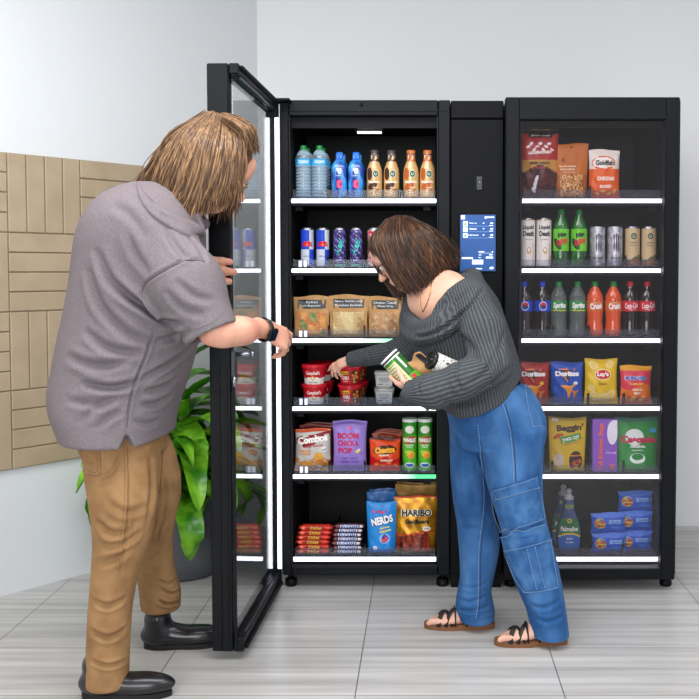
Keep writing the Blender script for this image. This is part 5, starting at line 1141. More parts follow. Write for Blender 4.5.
clq = [((137, 185), (139, 197)), ((146, 197), (146, 210)), ((160, 208), (160, 222)), ((176, 217), (176, 231)), ((190, 223), (190, 237)), ((200, 226), (204, 236))]
def collar():
    up = smoothline([a for a, b in clq], 4); dn = smoothline([b for a, b in clq], 4); g = G(); n = len(up); m = 4; rows = []
    for i in range(n):
        r = []
        for j in range(m + 1):
            v = j / m; h = hit(Ts, up[i][0] * (1 - v) + dn[i][0] * v, up[i][1] * (1 - v) + dn[i][1] * v); r.append(h)
        rows.append(r)
    last = None; pts = []
    for r in rows:
        for j, h in enumerate(r):
            if h[0] is not None: last = h
            hh = h if h[0] is not None else last
            nn = hh[1] if hh[1].dot(hh[0] - CAMP) < 0 else -hh[1]; pts.append((hh[0] + nn * (.011 - .006 * j / m), hh[0] - nn * .004))
    A = np.array([tuple(p[0]) for p in pts]).reshape(n, m + 1, 3)
    for _ in range(3): A[1:-1] = (A[:-2] + 2 * A[1:-1] + A[2:]) / 4
    vs = [tuple(q) for q in A.reshape(-1, 3)] + [tuple(p[1]) for p in pts]; N = len(pts); w = m + 1
    fs = [(i * w + j, i * w + j + 1, (i + 1) * w + j + 1, (i + 1) * w + j) for i in range(n - 1) for j in range(m)]
    ring = [i * w for i in range(n)] + [(n - 1) * w + j for j in range(1, w)] + [i * w + m for i in range(n - 2, -1, -1)] + list(range(m - 1, 0, -1)); k = len(ring)
    g.add(vs, fs + [(ring[i], ring[(i + 1) % k], N + ring[(i + 1) % k], N + ring[i]) for i in range(k)], shirtm, True); return g.build('collar', sh)
collar()
# trousers
F = Field((-1.42, 2.6, .02), (-.60, 3.45, .92), .005)
HP = [(405, 70, 164, 3.0, .19), (430, 78, 165, 3.0, .19), (450, 84, 166, 3.0, .175)]
F.loft(rowsof(HP), .02)
NL = [(428, 76, 160, 2.97, .13), (447, 83, 158, 2.95, .12), (474, 85.5, 159, 2.92, .11), (504, 90, 158, 2.89, .10), (526, 93, 153, 2.89, .095), (544, 94, 148, 2.89, .09), (576, 92, 137, 2.89, .08), (610, 89, 131, 2.89, .075), (650, 87, 129, 2.89, .07), (686, 86, 128, 2.89, .068)]
FLg = [(424, 112, 160, 3.08, .10), (436, 114, 167, 3.09, .11), (448, 114, 173, 3.10, .115), (476, 116, 180, 3.12, .105), (497, 122, 180.5, 3.15, .10), (517, 126, 175, 3.18, .09), (540, 130, 172, 3.22, .08), (560, 134, 173, 3.25, .075), (576, 138, 176, 3.27, .075), (590, 140, 180.5, 3.28, .078), (609, 141, 180, 3.29, .075)]
F.loft(rowsof(NL), .012); F.loft(rowsof(FLg), .008)
F.cone(V3(P(152, 610, 3.28)), V3(P(152, 640, 3.28)), .045, .05, .0, cut=True)
Vt, Ft = F.mesh(2); del F
TF = [([(105, 500), (125, 512), (150, 505)], .010, .005), ([(96, 520), (112, 534), (135, 530)], .010, .007), ([(100, 545), (118, 545), (142, 532)], .010, .007), ([(96, 565), (112, 560), (132, 548)], .010, .006), ([(163, 470), (166, 500), (160, 535)], .006, .004), ([(130, 470), (128, 520), (120, 580)], .004, .0035),
      ([(162, 590), (172, 594), (180, 590)], .005, .007), ([(158, 600), (168, 604), (180, 601)], .005, .008), ([(158, 580), (168, 584), (176, 580)], .005, .005), ([(98, 478), (112, 472), (122, 452)], .008, .005), ([(150, 455), (152, 490), (146, 530)], .010, .004), ([(168, 520), (160, 528), (158, 545)], .006, .005), ([(92, 600), (108, 606), (126, 598)], .008, .007), ([(90, 630), (108, 638), (127, 628)], .008, .007), ([(90, 660), (108, 666), (127, 660)], .006, .006)]
Vt = folds(Vt, Ft, [(a, b, c * 1.6) for a, b, c in TF]); Tt = bvh(Vt, Ft)
chino = mat('tan_cotton_twill', '#9f7b54', .82, noise=('#8a6846', 16, 4, .38, .66), bump=(600, .2, .0006, 2), spec=.2); chino_s = mat('tan_stitching', '#7c5c3a', .8)
tr = setp(meshobj('trousers', Vt, Ft, chino), man)
g = G(); stitches(g, Tt, [[(127, 446), (128, 480), (126, 520), (118, 570)], [(163, 450), (160, 490), (155, 530)], [(87, 474), (98, 476), (101, 468), (99, 448)]], chino_s, .0011, .0006, False); stitches(g, Tt, [[(124, 446), (125, 480), (123, 520), (115, 570)], [(89, 471), (96, 472.5), (98, 466), (96, 448)]], chino_s, .0008, .0006)
s_ = g.build('seam', tr)
# shoes
def shoe(name, parent, heel, toe, m, sole):
    heel, toe = Vector(heel), Vector(toe); d = (toe - heel).normalized(); L = (toe - heel).length; sd = Vector((-d.y, d.x, 0))
    lo = np.minimum(V3(heel), V3(toe)) - .08; hi = np.maximum(V3(heel), V3(toe)) + .08; lo[2] = -.005; hi[2] = .14
    F = Field(lo, hi, .004); M = [d, sd, Vector((0, 0, 1))]
    at = lambda a, z: V3(heel + d * (L * a) + Vector((0, 0, z)))
    F.ell(at(.22, .045), (.075, .038, .045), M, .02); F.ell(at(.65, .038), (.11, .045, .036), M, .03); F.cone(at(.18, .05), at(.16, .10), .042, .046, .02)
    F.put(lambda x, y, z: .012 - z + 0 * x + 0 * y, lo, hi, .0, False) if False else None
    sl, X, Y, Z = F.sub(F.lo, F.lo + F.n * F.h, 0); F.F[sl] = np.maximum(F.F[sl], .014 - Z)
    V, Fc = F.mesh(1); o = meshobj(name, V, Fc, m); setp(o, parent)
    g = G(); n = 28; w = lambda t: .046 * (1 - .25 * math.exp(-((math.cos(t) + .1) / .35) ** 2))
    ring = [heel + d * (L * .5 + L * .53 * math.cos(t)) + sd * (w(t) * math.sin(t)) for t in [2 * PI * i / n for i in range(n)]]
    g.add([(p.x, p.y, .0) for p in ring] + [(p.x, p.y, .018) for p in ring], [tuple(range(n))[::-1], tuple(range(n, 2 * n))] + [(i, (i + 1) % n, n + (i + 1) % n, n + i) for i in range(n)], sole); sO = g.build('sole', o); sO['label'] = 'flat sole'
    return o
blkl = mat('black_leather', '#15151a', .3, coat=.3); sole1 = mat('black_rubber_sole', '#101012', .6)
hx_ = P(152, 612, 3.28).x; shoe('shoe', man, (hx_ - .02, 3.27, 0), (hx_ + .235, 3.30, 0), blkl, sole1)
nx_ = P(104, 684, 2.89).x; shoe('shoe', man, (nx_ - .06, 2.885, 0), (nx_ + .20, 2.90, 0), blkl, sole1)
# hair
h1 = [hairmat('brown_hair_a', '#5c4230', '#876545'), hairmat('brown_hair_b', '#77583c', '#a07c54'), hairmat('brown_hair_c', '#442f20', '#644831')]
F = Field(V3(mc) - .22, V3(mc) + .22, .005); r_, f_, u_ = axes(MF, MU)
F.ell(V3(mc + u_ * .046 - f_ * .022), (.098, .116, .100), [r_, f_, u_], .02); F.ell(V3(mc - f_ * .06 - u_ * .03 + Vector((-.01, 0, -.02))), (.092, .07, .10), [r_, f_, u_], .04)
F.ell(V3(mc + f_ * .125 - u_ * .040), (.100, .075, .105), [r_, f_, u_], .02, True)
Vh, Fh = F.mesh(2); del F
g = G(); g.add([tuple(v) for v in Vh], [tuple(int(a) for a in f) for f in Fh], h1[0], True)
gm = [((235, 121, 2.98), (243.5, 143, 2.93), (243, 170, 2.92), (240, 197, 2.93)), ((231, 118, 2.97), (235, 148, 2.905), (233, 178, 2.895), (226, 203, 2.91)), ((225, 116, 2.97), (223, 148, 2.89), (216, 180, 2.88), (208, 209, 2.90)), ((218, 114, 2.98), (209, 145, 2.885), (200, 178, 2.875), (190, 211, 2.885)),
      ((213, 112.5, 2.985), (196, 140, 2.895), (184, 173, 2.88), (172, 207, 2.89)), ((208, 112.5, 2.99), (186, 135, 2.92), (171, 166, 2.90), (158, 202, 2.91)), ((205, 113, 3.0), (178, 132, 2.96), (160, 160, 2.94), (146, 194, 2.95)), ((203, 113, 3.02), (176, 132, 3.01), (155, 157, 3.01), (138, 184, 3.02)),
      ((206, 113, 3.05), (178, 134, 3.09), (160, 160, 3.11), (150, 190, 3.10)), ((215, 114, 3.06), (208, 140, 3.14), (200, 175, 3.16), (190, 208, 3.14)), ((230, 118, 3.06), (237, 148, 3.13), (239, 182, 3.15), (239, 215, 3.13))]
rd1 = random.Random(9)
guide_hair(g, gm, 1500, h1, .0027, .0035, rd1); guide_hair(g, gm, 600, h1, .0032, .006, rd1, inset=.12, ctr=mc)
gb = [((222, 117, 2.93), (236, 124, 2.915), (245, 134, 2.92), (247, 149, 2.93)), ((222, 114.5, 2.96), (240, 121, 2.95), (251, 131, 2.955), (254, 147, 2.965)), ((224, 114, 3.02), (242, 120, 3.03), (253, 131, 3.03), (256, 148, 3.04)), ((226, 116, 3.07), (240, 123, 3.10), (249, 133, 3.11), (253, 148, 3.12))]
guide_hair(g, gb, 420, h1, .0027, .004, rd1, wav=.002); guide_hair(g, gb, 160, h1, .003, .005, rd1, inset=.12, ctr=mc, wav=.002)
guide_hair(g, [((205, 113, 3.0), (172, 134, 2.98), (150, 163, 2.98), (136, 188, 2.99)), ((205, 113, 3.0), (170, 140, 2.95), (152, 172, 2.94), (141, 200, 2.94))], 50, h1, .0018, .010, rd1, wav=.006)
hr = g.build('hair', man); setp(hr, man)
gold = mat('gold_wire', '#b8924a', .25, metal=1); lens = glass('spectacle_lens', (.96, .97, .98), 0, 1.5)
gl = glasses(q1, HS, man, gold, lens, 'glasses', .023, .0016); setp(gl, man)
# short beard on the chin
# watch
w0, w1 = P(262, 330, 2.893), P(267, 329, 2.91); wd = (P(264, 329, 2.90) - P(240, 330, 2.82)).normalized(); wc = P(265, 329.5, 2.90)
A_, B_ = wd.cross(Vector((0, 0, 1))).normalized(), None; B_ = wd.cross(A_).normalized()
g = G(); ring = [wc + A_ * (.0335 * math.cos(t)) + B_ * (.0335 * math.sin(t)) for t in [2 * PI * i / 26 for i in range(27)]]
g.tube(ring, .0095, mat('black_watch_band', '#17181b', .5), 8, cap=False, flat=.30)
cam_d = (CAMP - wc).normalized(); sd = (cam_d * .8 + Vector((.1, 0, -.35))); sd = (sd - wd * sd.dot(wd)).normalized(); z = wd; x = sd.cross(z)
Mw = Matrix(((x.x, z.x, sd.x, wc.x + sd.x * .034), (x.y, z.y, sd.y, wc.y + sd.y * .034), (x.z, z.z, sd.z, wc.z + sd.z * .034), (0, 0, 0, 1)))
g.box((-.021, -.017, -.005), (.021, .017, .007), mat('watch_case', '#1c1d20', .25, metal=.6), Mw, .004); g.box((-.018, -.0145, .0065), (.018, .0145, .0078), mat('watch_glass', '#050608', .05), Mw, .001)
g.tube([wc + A_ * (.034 * math.cos(t)) + B_ * (.034 * math.sin(t)) for t in [3.6 + .9 * i / 8 for i in range(9)]], .0105, mat('steel_link', '#8d8f92', .35, metal=.9), 8, flat=.32)
wt_ = g.build('wristwatch', man); setp(wt_, man); wt_['label'] = 'black wristwatch'
# ================================================================== THE WOMAN
wom = thing('person', (P(480, 620, 3.40).x, 3.40, 0), 'person in grey off-shoulder sweater and blue cargo jeans reaching into the cooler', 'person')
skin2 = skinm('light_skin', '#e3b29c', '#d69f88')
F = Field((-.40, 3.0, -.01), (.60, 3.96, 1.60), .004)
wc_ = P(401.5, 254, 3.40); wf, wu = (-.80, .06, -.60), (-.58, .03, .8); q2, M2 = head(F, wc_, wf, wu, .98)
F.chain([V3(P(452, 292, 3.40)), V3(P(430, 276, 3.40)), V3(P(414, 262, 3.40))], [.062, .050, .052], .02)
F.loft(rowsof([(276, 438, 466, 3.38, .06), (284, 430, 474, 3.38, .12), (294, 422, 486, 3.38, .15), (310, 418, 496, 3.38, .150), (340, 424, 500, 3.38, .14), (370, 432, 505, 3.38, .135), (400, 446, 520, 3.38, .145)]), .03)
F.chain([V3(P(432, 280, 3.38)), V3(P(448, 288, 3.32)), V3(P(468, 298, 3.25))], [.050, .052, .048], .03); F.chain([V3(P(424, 300, 3.38)), V3(P(440, 300, 3.31))], [.06, .055], .04)
F.chain([V3(P(470, 300, 3.23)), V3(P(488, 360, 3.13)), V3(P(432, 390, 3.10)), V3(P(416, 390, 3.12))], [.050, .040, .030, .025], .02)
hand(F, P(417, 390, 3.125), (-.62, .55, .12), (.25, .25, .9), (.1, -.6, .5), ((.35, .9, .6), (.35, .9, .6), (.4, .9, .6), (.5, .9, .6)), .80, thumb=(.35, .9))
F.chain([V3(P(436, 312, 3.52)), V3(P(400, 352, 3.70)), V3(P(352, 359, 3.83))], [.050, .036, .025], .02)
hand(F, P(354, 358, 3.832), (-.80, .12, -.34), (.18, .45, -.85), (-.1, .5, .2), ((.20, .3, .2), (.42, .5, .3), (.62, .6, .4), (.8, .7, .4)), .76, thumb=(.45, .6))
F.loft(rowsof([(400, 455, 530, 3.38, .15), (430, 456, 540, 3.38, .14), (445, 460, 538, 3.38, .12)]), .03)
F.loft(rowsof([(440, 455, 486, 3.46, .075), (480, 457, 487, 3.46, .07), (530, 462, 492, 3.46, .06), (575, 467, 488, 3.46, .05), (608, 468, 486, 3.46, .038), (622, 468, 488, 3.46, .034)]), .02)
F.loft(rowsof([(440, 484, 538, 3.31, .08), (480, 490, 538, 3.31, .075), (530, 506, 544, 3.31, .06), (580, 520, 556, 3.31, .05), (632, 535, 556, 3.31, .036)]), .02)
def foot(F, ank, d, L=.225):
    d = Vector(d).normalized(); sd = Vector((-d.y, d.x, 0)); M = [d, sd, Vector((0, 0, 1))]; b = Vector((ank[0], ank[1], 0)) - d * .05
    at = lambda a, s, z: V3(b + d * (L * a) + sd * s + Vector((0, 0, z)))
    F.cone(V3((ank[0], ank[1], .10)), at(.18, 0, .045), .034, .034, .02); F.ell(at(.12, 0, .045), (.035, .030, .032), M, .02); F.cone(at(.25, 0, .06), at(.66, 0, .036), .032, .024, .03, sq=((0, 0, 1), .9)); F.ell(at(.66, 0, .033), (.05, .042, .018), M, .02)
    for i in range(5):
        s = (.030 - i * .0145); r = (.0115, .0085, .008, .0075, .007)[i]; l = (1.0, .985, .96, .92, .87)[i]
        F.chain([at(.72, s * .9, .030), at(l - .06, s * 1.02, .034), at(l, s * 1.02, .027)], [r * 1.05, r, r * .85], .004)
    return b, d, sd
fa = P(476, 618, 3.46); foot(F, (fa.x, 3.46), (-1, .0, 0)); fb = P(548, 632, 3.31); foot(F, (fb.x, 3.31), (-1, -.05, 0))
Vb, Fb = F.mesh(2); del F
wbody = setp(meshobj('body', Vb, Fb, skin2), wom); Tb = bvh(Vb, Fb)
n0 = len(wom.children); eyes(q2, .98, wom, '#4a3526')
for o in list(wom.children):
    if o.name.startswith('eye'): setp(o, wom)
# sweater
F = Field((-.40, 2.98, .70), (.45, 3.92, 1.40), .005)
SW = [(271, 456, 474, 3.41, .07), (278, 440, 483, 3.39, .14), (286, 424, 489, 3.38, .175), (300, 412, 499, 3.38, .185), (320, 408, 506, 3.38, .18), (340, 411, 513, 3.38, .17), (360, 417, 519, 3.38, .165), (378, 426, 523, 3.38, .175), (396, 436, 524, 3.38, .19), (424, 440, 522, 3.38, .20)]
F.loft(rowsof(SW), .02)
F.chain([V3(P(470, 298, 3.23)), V3(P(484, 330, 3.15)), V3(P(492, 364, 3.11)), V3(P(462, 381, 3.085)), V3(P(434, 391, 3.09)), V3(P(411, 391, 3.115))], [.070, .066, .062, .056, .054, .042], .035)
F.chain([V3(P(436, 318, 3.50)), V3(P(404, 350, 3.68)), V3(P(352, 359.5, 3.825))], [.062, .048, .033], .04)
F.cone(V3(P(413, 386, 3.12)), V3(P(396, 388, 3.125)), .028, .030, .004, cut=True); F.cone(V3(P(357, 359, 3.82)), V3(P(340, 360, 3.84)), .022, .026, .004, cut=True)
# hollow neck, then the thick folded cowl lying off the shoulders
F.cone(V3(P(438, 312, 3.40)), V3(P(430, 262, 3.40)), .092, .125, .02, cut=True); F.cone(V3(P(452, 284, 3.28)), V3(P(424, 304, 3.30)), .062, .070, .02, cut=True)
cowl = [P(474, 277, 3.38), P(475, 287, 3.28), P(465, 301, 3.215), P(450, 315, 3.20), P(434, 325, 3.23), P(419, 328, 3.31), P(410, 319, 3.39), P(411, 303, 3.47), P(424, 296, 3.53), P(444, 288, 3.54), P(463, 280, 3.48), P(473, 276, 3.38)]
cw = [Vector(p) for p in smoothline([tuple(p) for p in cowl], 4)]; cmid = P(444, 300, 3.38)
F.chain([V3(p) for p in cw], [.026] * len(cw), .015); F.chain([V3(p + Vector((0, 0, -.034)) + ((p - cmid) * Vector((1, 1, 0))).normalized() * .010) for p in cw], [.024] * len(cw), .015)
hem = [(436, 408), (444, 412), (457, 417.5), (475, 413.5), (498, 403.5), (512, 392), (522, 379), (530, 370)]
hx = np.array([P(x, y, 3.3).x for x, y in hem]); hz = np.array([P(x, y, 3.26).z for x, y in hem])
sl, X, Y, Z = F.sub(F.lo, F.lo + F.n * F.h, 0); zc = np.interp(X.ravel(), hx, hz)[:, None, None].astype(np.float32)
F.F[sl] = np.maximum(F.F[sl], np.where(X > P(430, 400, 3.3).x, (zc - Z), -1) + 0 * Y)
Vs, Fs = F.mesh(2); del F
FL = [([(470, 305), (484, 322), (492, 345)], .010, .005), ([(455, 330), (470, 345), (478, 362)], .012, .006), ([(500, 345), (486, 372), (462, 388)], .008, .005), ([(458, 360), (456, 378), (462, 392)], .007, .008), ([(478, 390), (492, 384), (512, 366)], .010, .007), ([(440, 400), (462, 404), (490, 396)], .010, .006), ([(414, 336), (424, 336), (444, 328), (468, 308), (484, 288)], .006, .014), ([(425, 375), (418, 384), (420, 396)], .006, .005), ([(440, 380), (436, 390), (440, 402)], .006, .004), ([(505, 330), (500, 350), (505, 372)], .008, .005), ([(385, 346), (392, 354), (400, 358)], .008, .005), ([(365, 350), (370, 357), (372, 364)], .007, .004), ([(450, 315), (458, 300), (476, 284)], .006, .004)]
Vs = folds(Vs, Fs, FL)
bones = [(P(465, 290, 3.38), P(485, 420, 3.38), .17, (0, -1, 0)), (P(470, 300, 3.22), P(492, 364, 3.11), .066, (0, -1, 0)), (P(492, 366, 3.10), P(411, 391, 3.11), .054, (0, -1, 0)), (P(436, 318, 3.50), P(404, 350, 3.68), .052, (0, -1, 0)), (P(404, 350, 3.68), P(352, 360, 3.82), .040, (0, -1, 0))]
rib = ribattr(Vs, bones)
def knit():
    m = mat('charcoal_rib_knit', '#50555a', .9, spec=.15); nt = m.node_tree; b = nt.nodes['Principled BSDF']; Lk = nt.links
    at = nt.nodes.new('ShaderNodeAttribute'); at.attribute_name = 'rib'; m1 = nt.nodes.new('ShaderNodeMath'); m1.operation = 'MULTIPLY'; m1.inputs[1].default_value = 2 * PI / .0105
    s = nt.nodes.new('ShaderNodeMath'); s.operation = 'SINE'; tc = nt.nodes.new('ShaderNodeTexCoord'); n = nt.nodes.new('ShaderNodeTexNoise'); n.inputs['Scale'].default_value = 260; n.inputs['Detail'].default_value = 3
    n2 = nt.nodes.new('ShaderNodeTexNoise'); n2.inputs['Scale'].default_value = 520; cr = nt.nodes.new('ShaderNodeMapRange'); cr.inputs[1].default_value = -1; cr.inputs[2].default_value = 1
    mx = nt.nodes.new('ShaderNodeMix'); mx.data_type = 'RGBA'; mx.inputs[6].default_value = lin('#404347'); mx.inputs[7].default_value = lin('#606469')
    ad = nt.nodes.new('ShaderNodeMath'); ad.operation = 'MULTIPLY_ADD'; ad.inputs[1].default_value = .9; m3 = nt.nodes.new('ShaderNodeMath'); m3.operation = 'MULTIPLY'
    bp = nt.nodes.new('ShaderNodeBump'); bp.inputs['Distance'].default_value = .002; bp.inputs['Strength'].default_value = .6
    Lk.new(at.outputs['Fac'], m1.inputs[0]); Lk.new(m1.outputs[0], s.inputs[0]); Lk.new(s.outputs[0], cr.inputs[0]); Lk.new(tc.outputs['Object'], n.inputs['Vector']); Lk.new(tc.outputs['Object'], n2.inputs['Vector'])
    Lk.new(cr.outputs[0], m3.inputs[0]); Lk.new(n.outputs[0], m3.inputs[1]); mr = nt.nodes.new('ShaderNodeMapRange'); mr.inputs[1].default_value = .1; mr.inputs[2].default_value = .62; Lk.new(m3.outputs[0], mr.inputs[0])
    Lk.new(mr.outputs[0], mx.inputs[0]); Lk.new(mx.outputs[2], b.inputs['Base Color']); Lk.new(s.outputs[0], ad.inputs[0]); Lk.new(n.outputs[0], ad.inputs[2]); Lk.new(ad.outputs[0], bp.inputs['Height']); Lk.new(bp.outputs[0], b.inputs['Normal'])
    return m
sw = setp(meshobj('sweater', Vs, Fs, knit(), None, {'rib': rib}), wom)
# jeans
F = Field((-.10, 3.05, .03), (.60, 3.66, .92), .005)
F.loft(rowsof([(380, 470, 516, 3.38, .14), (388, 452, 530, 3.38, .155), (400, 447, 538.5, 3.38, .165), (410, 446, 543, 3.38, .172), (420, 448.5, 546.5, 3.38, .172), (434, 450, 546.5, 3.38, .165), (446, 453, 544, 3.38, .15)]), .01)
F.loft(rowsof([(425, 449.5, 500, 3.44, .11), (445, 449.5, 492, 3.455, .10), (478, 450.5, 489, 3.46, .09), (500, 453, 491, 3.46, .085), (525, 457, 497, 3.46, .08), (540, 458, 500, 3.46, .08), (555, 459.5, 498.5, 3.46, .08), (578, 460, 493.5, 3.46, .078), (592, 457, 491, 3.46, .08), (606, 455, 494.5, 3.46, .082), (616, 458, 495, 3.46, .082), (621, 460, 494, 3.46, .082)]), .012)
F.loft(rowsof([(425, 470, 546.5, 3.32, .115), (444, 477, 544, 3.31, .11), (460, 480.5, 543, 3.31, .10), (478, 485, 542.5, 3.31, .095), (500, 491.5, 543, 3.31, .09), (524, 499.5, 547, 3.31, .085), (540, 503, 551.5, 3.31, .085), (562, 507, 557.5, 3.31, .082), (585, 515.5, 562, 3.31, .08), (608, 526, 566, 3.31, .082), (634, 532, 569, 3.31, .085), (644, 533, 570, 3.31, .085)]), .008)
F.cone(V3(P(478, 622, 3.46)), V3(P(478, 640, 3.46)), .046, .05, .0, cut=True); F.cone(V3(P(551, 640, 3.31)), V3(P(551, 660, 3.31)), .046, .05, .0, cut=True)
Vj, Fj = F.mesh(2); del F
JF = [([(452, 535), (465, 528), (485, 530)], .008, .005), ([(460, 520), (474, 516), (492, 522)], .008, .004), ([(458, 598), (470, 602), (486, 596)], .006, .007), ([(458, 608), (472, 611), (490, 606)], .006, .007), ([(462, 586), (474, 588), (488, 582)], .006, .004), ([(476, 444), (481, 462), (488, 490)], .005, .006), ([(478, 436), (492, 436), (506, 430)], .008, .004), ([(480, 448), (494, 450), (510, 444)], .008, .003), ([(455, 430), (464, 436), (474, 438)], .007, .004), ([(530, 604), (544, 608), (560, 600)], .007, .006), ([(536, 618), (548, 622), (564, 616)], .007, .006), ([(498, 520), (508, 530), (530, 530)], .006, .005), ([(470, 470), (474, 500), (476, 540)], .012, .003), ([(446, 416), (456, 420), (470, 420)], .006, .004)]
Vj = folds(Vj, Fj, JF); Tj = bvh(Vj, Fj)
denim = mat('blue_denim', '#2a5488', .82, noise=('#517fb4', (9, 9, 5), 5, .38, .70), bump=(800, .3, .0007, 2), spec=.2); denim2 = mat('blue_denim_pocket', '#305a8e', .82, noise=('#4b76a8', 22, 5, .4, .66), bump=(800, .3, .0007, 2), spec=.2)
dst = mat('pale_stitching', '#93abc6', .7); dso = mat('navy_seam', '#23406c', .8)
je = setp(meshobj('jeans', Vj, Fj, denim), wom)
def J(quad, nm, lab, off=.0): 
    o = patch(Tj, quad, off, denim2, nm, je); 
    if o: o['label'] = lab
J(((523, 385), (540.5, 396), (541, 427), (532, 430)), 'back_pocket', 'back pocket with pale stitching')
J(((495, 492), (536, 480), (541, 520), (504, 532)), 'cargo_pocket', 'upper thigh cargo pocket'); J(((494, 489), (535.5, 476), (537, 487), (497, 499)), 'pocket_flap', 'flap of the upper cargo pocket', .004)
J(((506, 552), (549, 540), (556, 588), (526, 592)), 'cargo_pocket', 'lower cargo pocket'); J(((503, 536), (544, 524), (549, 541), (507, 553)), 'pocket_flap', 'flap of the lower cargo pocket', .004); J(((526, 547), (535, 544.5), (545, 588), (536, 590)), 'pocket_strap', 'vertical strap on the lower cargo pocket', .004); J(((520.5, 538), (534, 535), (535, 540.5), (521, 544)), 'pocket_tab', 'small loop tab', .008)
Tj2 = Tj
g = G(); offp = .0056
stitches(g, Tj, [[(494.5, 491), (496, 510), (503, 531)], [(497, 499), (517, 493), (537, 487)], [(495, 490), (515, 484), (535, 477)], [(503, 531), (522, 526), (541, 519)], [(536, 487), (540, 505), (542, 519)], [(504, 551), (526, 546), (549, 540)], [(503, 537), (522, 530), (543, 524)], [(507, 553), (516, 575), (526, 591)], [(526, 591), (542, 590), (556, 587)], [(527, 548), (532, 570), (537, 588)], [(534, 546), (539, 566), (544, 587)], [(548, 541), (552, 565), (556, 586)]], dst, .0009, .0122)
stitches(g, Tj, [[(524, 387), (527, 408), (532, 428)], [(532, 428), (541, 427)], [(524, 386), (532, 390), (541, 396)]], dst, .0009, .0070)
stitches(g, Tj, [[(503, 404), (510, 430), (513, 460), (514, 486)], [(478, 425), (481, 455), (484, 500), (479, 550), (478, 600), (476, 618)]], dst, .0011, .0010); stitches(g, Tj, [[(505, 404), (512, 430), (515, 460), (516, 484)], [(480, 440), (483, 460), (486, 500), (481, 550), (480, 600), (478, 618)]], dso, .0018, .0004, False)
stitches(g, Tj, [[(456, 608), (474, 613), (492, 609)], [(460, 618), (475, 620), (493, 616)]], dso, .001, .0010)
g.build('stitching', je)
# sandals
def sandal(heel_x, y, d, name):
    d = Vector(d).normalized(); sd = Vector((-d.y, d.x, 0)); b = Vector((heel_x, y, 0)); L = .262; n = 36
    w = lambda t: .043 * (1 - .22 * math.exp(-((math.cos(t) + .25) / .4) ** 2)) * (.92 if math.cos(t) < -.3 else 1)
    ring = [b + d * (L * .5 + L * .5 * math.cos(t)) + sd * (w(t) * math.copysign(abs(math.sin(t)) ** .8, math.sin(t))) for t in [2 * PI * i / n for i in range(n)]]
    g = G(); sole = mat('brown_sandal_sole', '#7d5233', .6)
    g.add([(p.x, p.y, .0) for p in ring] + [(p.x, p.y, .020) for p in ring], [tuple(range(n))[::-1], tuple(range(n, 2 * n))] + [(i, (i + 1) % n, n + (i + 1) % n, n + i) for i in range(n)], sole)
    o = g.build(name, wom); setp(o, wom)
    st = mat('black_strap', '#18181b', .5)
    def strap(a0, s0, a1, s1, h):
        g = G(); pts = []
        for i in range(13):
            t = i / 12; a = a0 + (a1 - a0) * t; s = s0 + (s1 - s0) * t; z = .016 + h * math.sin(t * PI) ** .7; pts.append(b + d * (L * a) + sd * s + Vector((0, 0, z)))
        g.tube(pts, .0085, st, 8, flat=.35); g.build('strap', o)
    strap(.80, -.043, .60, .040, .046); strap(.66, -.042, .80, .042, .046); strap(.58, -.040, .56, .040, .058); strap(.46, -.038, .70, .042, .054); strap(.34, -.034, .40, .034, .085)
    return o
sandal(fa.x + .070, 3.46, (-1, 0, 0), 'sandal'); sandal(fb.x + .070, 3.313, (-1, -.05, 0), 'sandal')
# hair
h2 = [hairmat('dark_brown_hair_a', '#2f1d14', '#4c3020'), hairmat('dark_brown_hair_b', '#452a19', '#6a4429'), hairmat('dark_brown_hair_c', '#20130d', '#382216')]
r_, f_, u_ = axes(wf, wu); F = Field(V3(wc_) - .2, V3(wc_) + .2, .005)
F.ell(V3(wc_ + u_ * .022 - f_ * .02), (.084, .102, .092), [r_, f_, u_], .02); F.ell(V3(wc_ - f_ * .06 - u_ * .01), (.080, .07, .075), [r_, f_, u_], .04); F.ell(V3(wc_ + f_ * .120 - u_ * .045), (.1, .078, .105), [r_, f_, u_], .02, True)
Vh, Fh = F.mesh(2); del F
g = G(); g.add([tuple(v) for v in Vh], [tuple(int(a) for a in f) for f in Fh], h2[0], True)
gw = [((386, 221, 3.395), (373.5, 238, 3.34), (380, 257, 3.315), (398, 286, 3.315)), ((391, 218, 3.395), (382, 238, 3.315), (392, 264, 3.295), (409, 290, 3.30)), ((397, 216, 3.395), (394, 238, 3.30), (404, 265, 3.285), (419, 286, 3.29)), ((402, 216, 3.395), (405, 236, 3.29), (416, 260, 3.28), (429, 280, 3.29)),
      ((407, 217, 3.395), (417, 233, 3.295), (428, 255, 3.285), (439, 275, 3.30)), ((411, 218, 3.395), (426, 230, 3.32), (439, 248, 3.31), (448, 268, 3.33)), ((412, 218.5, 3.40), (431, 229, 3.37), (447, 244, 3.37), (456, 261, 3.38)), ((410, 218, 3.405), (429, 230, 3.44), (445, 246, 3.45), (455, 262, 3.44)),
      ((402, 216.5, 3.405), (412, 234, 3.49), (425, 260, 3.50), (430, 280, 3.50)), ((394, 217, 3.405), (386, 240, 3.50), (396, 268, 3.51), (406, 292, 3.50)), ((386, 221, 3.405), (372, 241, 3.46), (376, 268, 3.49), (397, 298, 3.49))]
rd2 = random.Random(4)
guide_hair(g, gw, 1500, h2, .0025, .003, rd2, wav=.0045); guide_hair(g, gw, 600, h2, .003, .005, rd2, inset=.12, ctr=wc_)
guide_hair(g, [((405, 217, 3.36), (428, 231, 3.33), (446, 247, 3.33), (458, 256, 3.35)), ((410, 218, 3.40), (431, 230, 3.39), (448, 240, 3.40), (460, 256, 3.41))], 45, h2, .0014, .009, rd2, wav=.01)
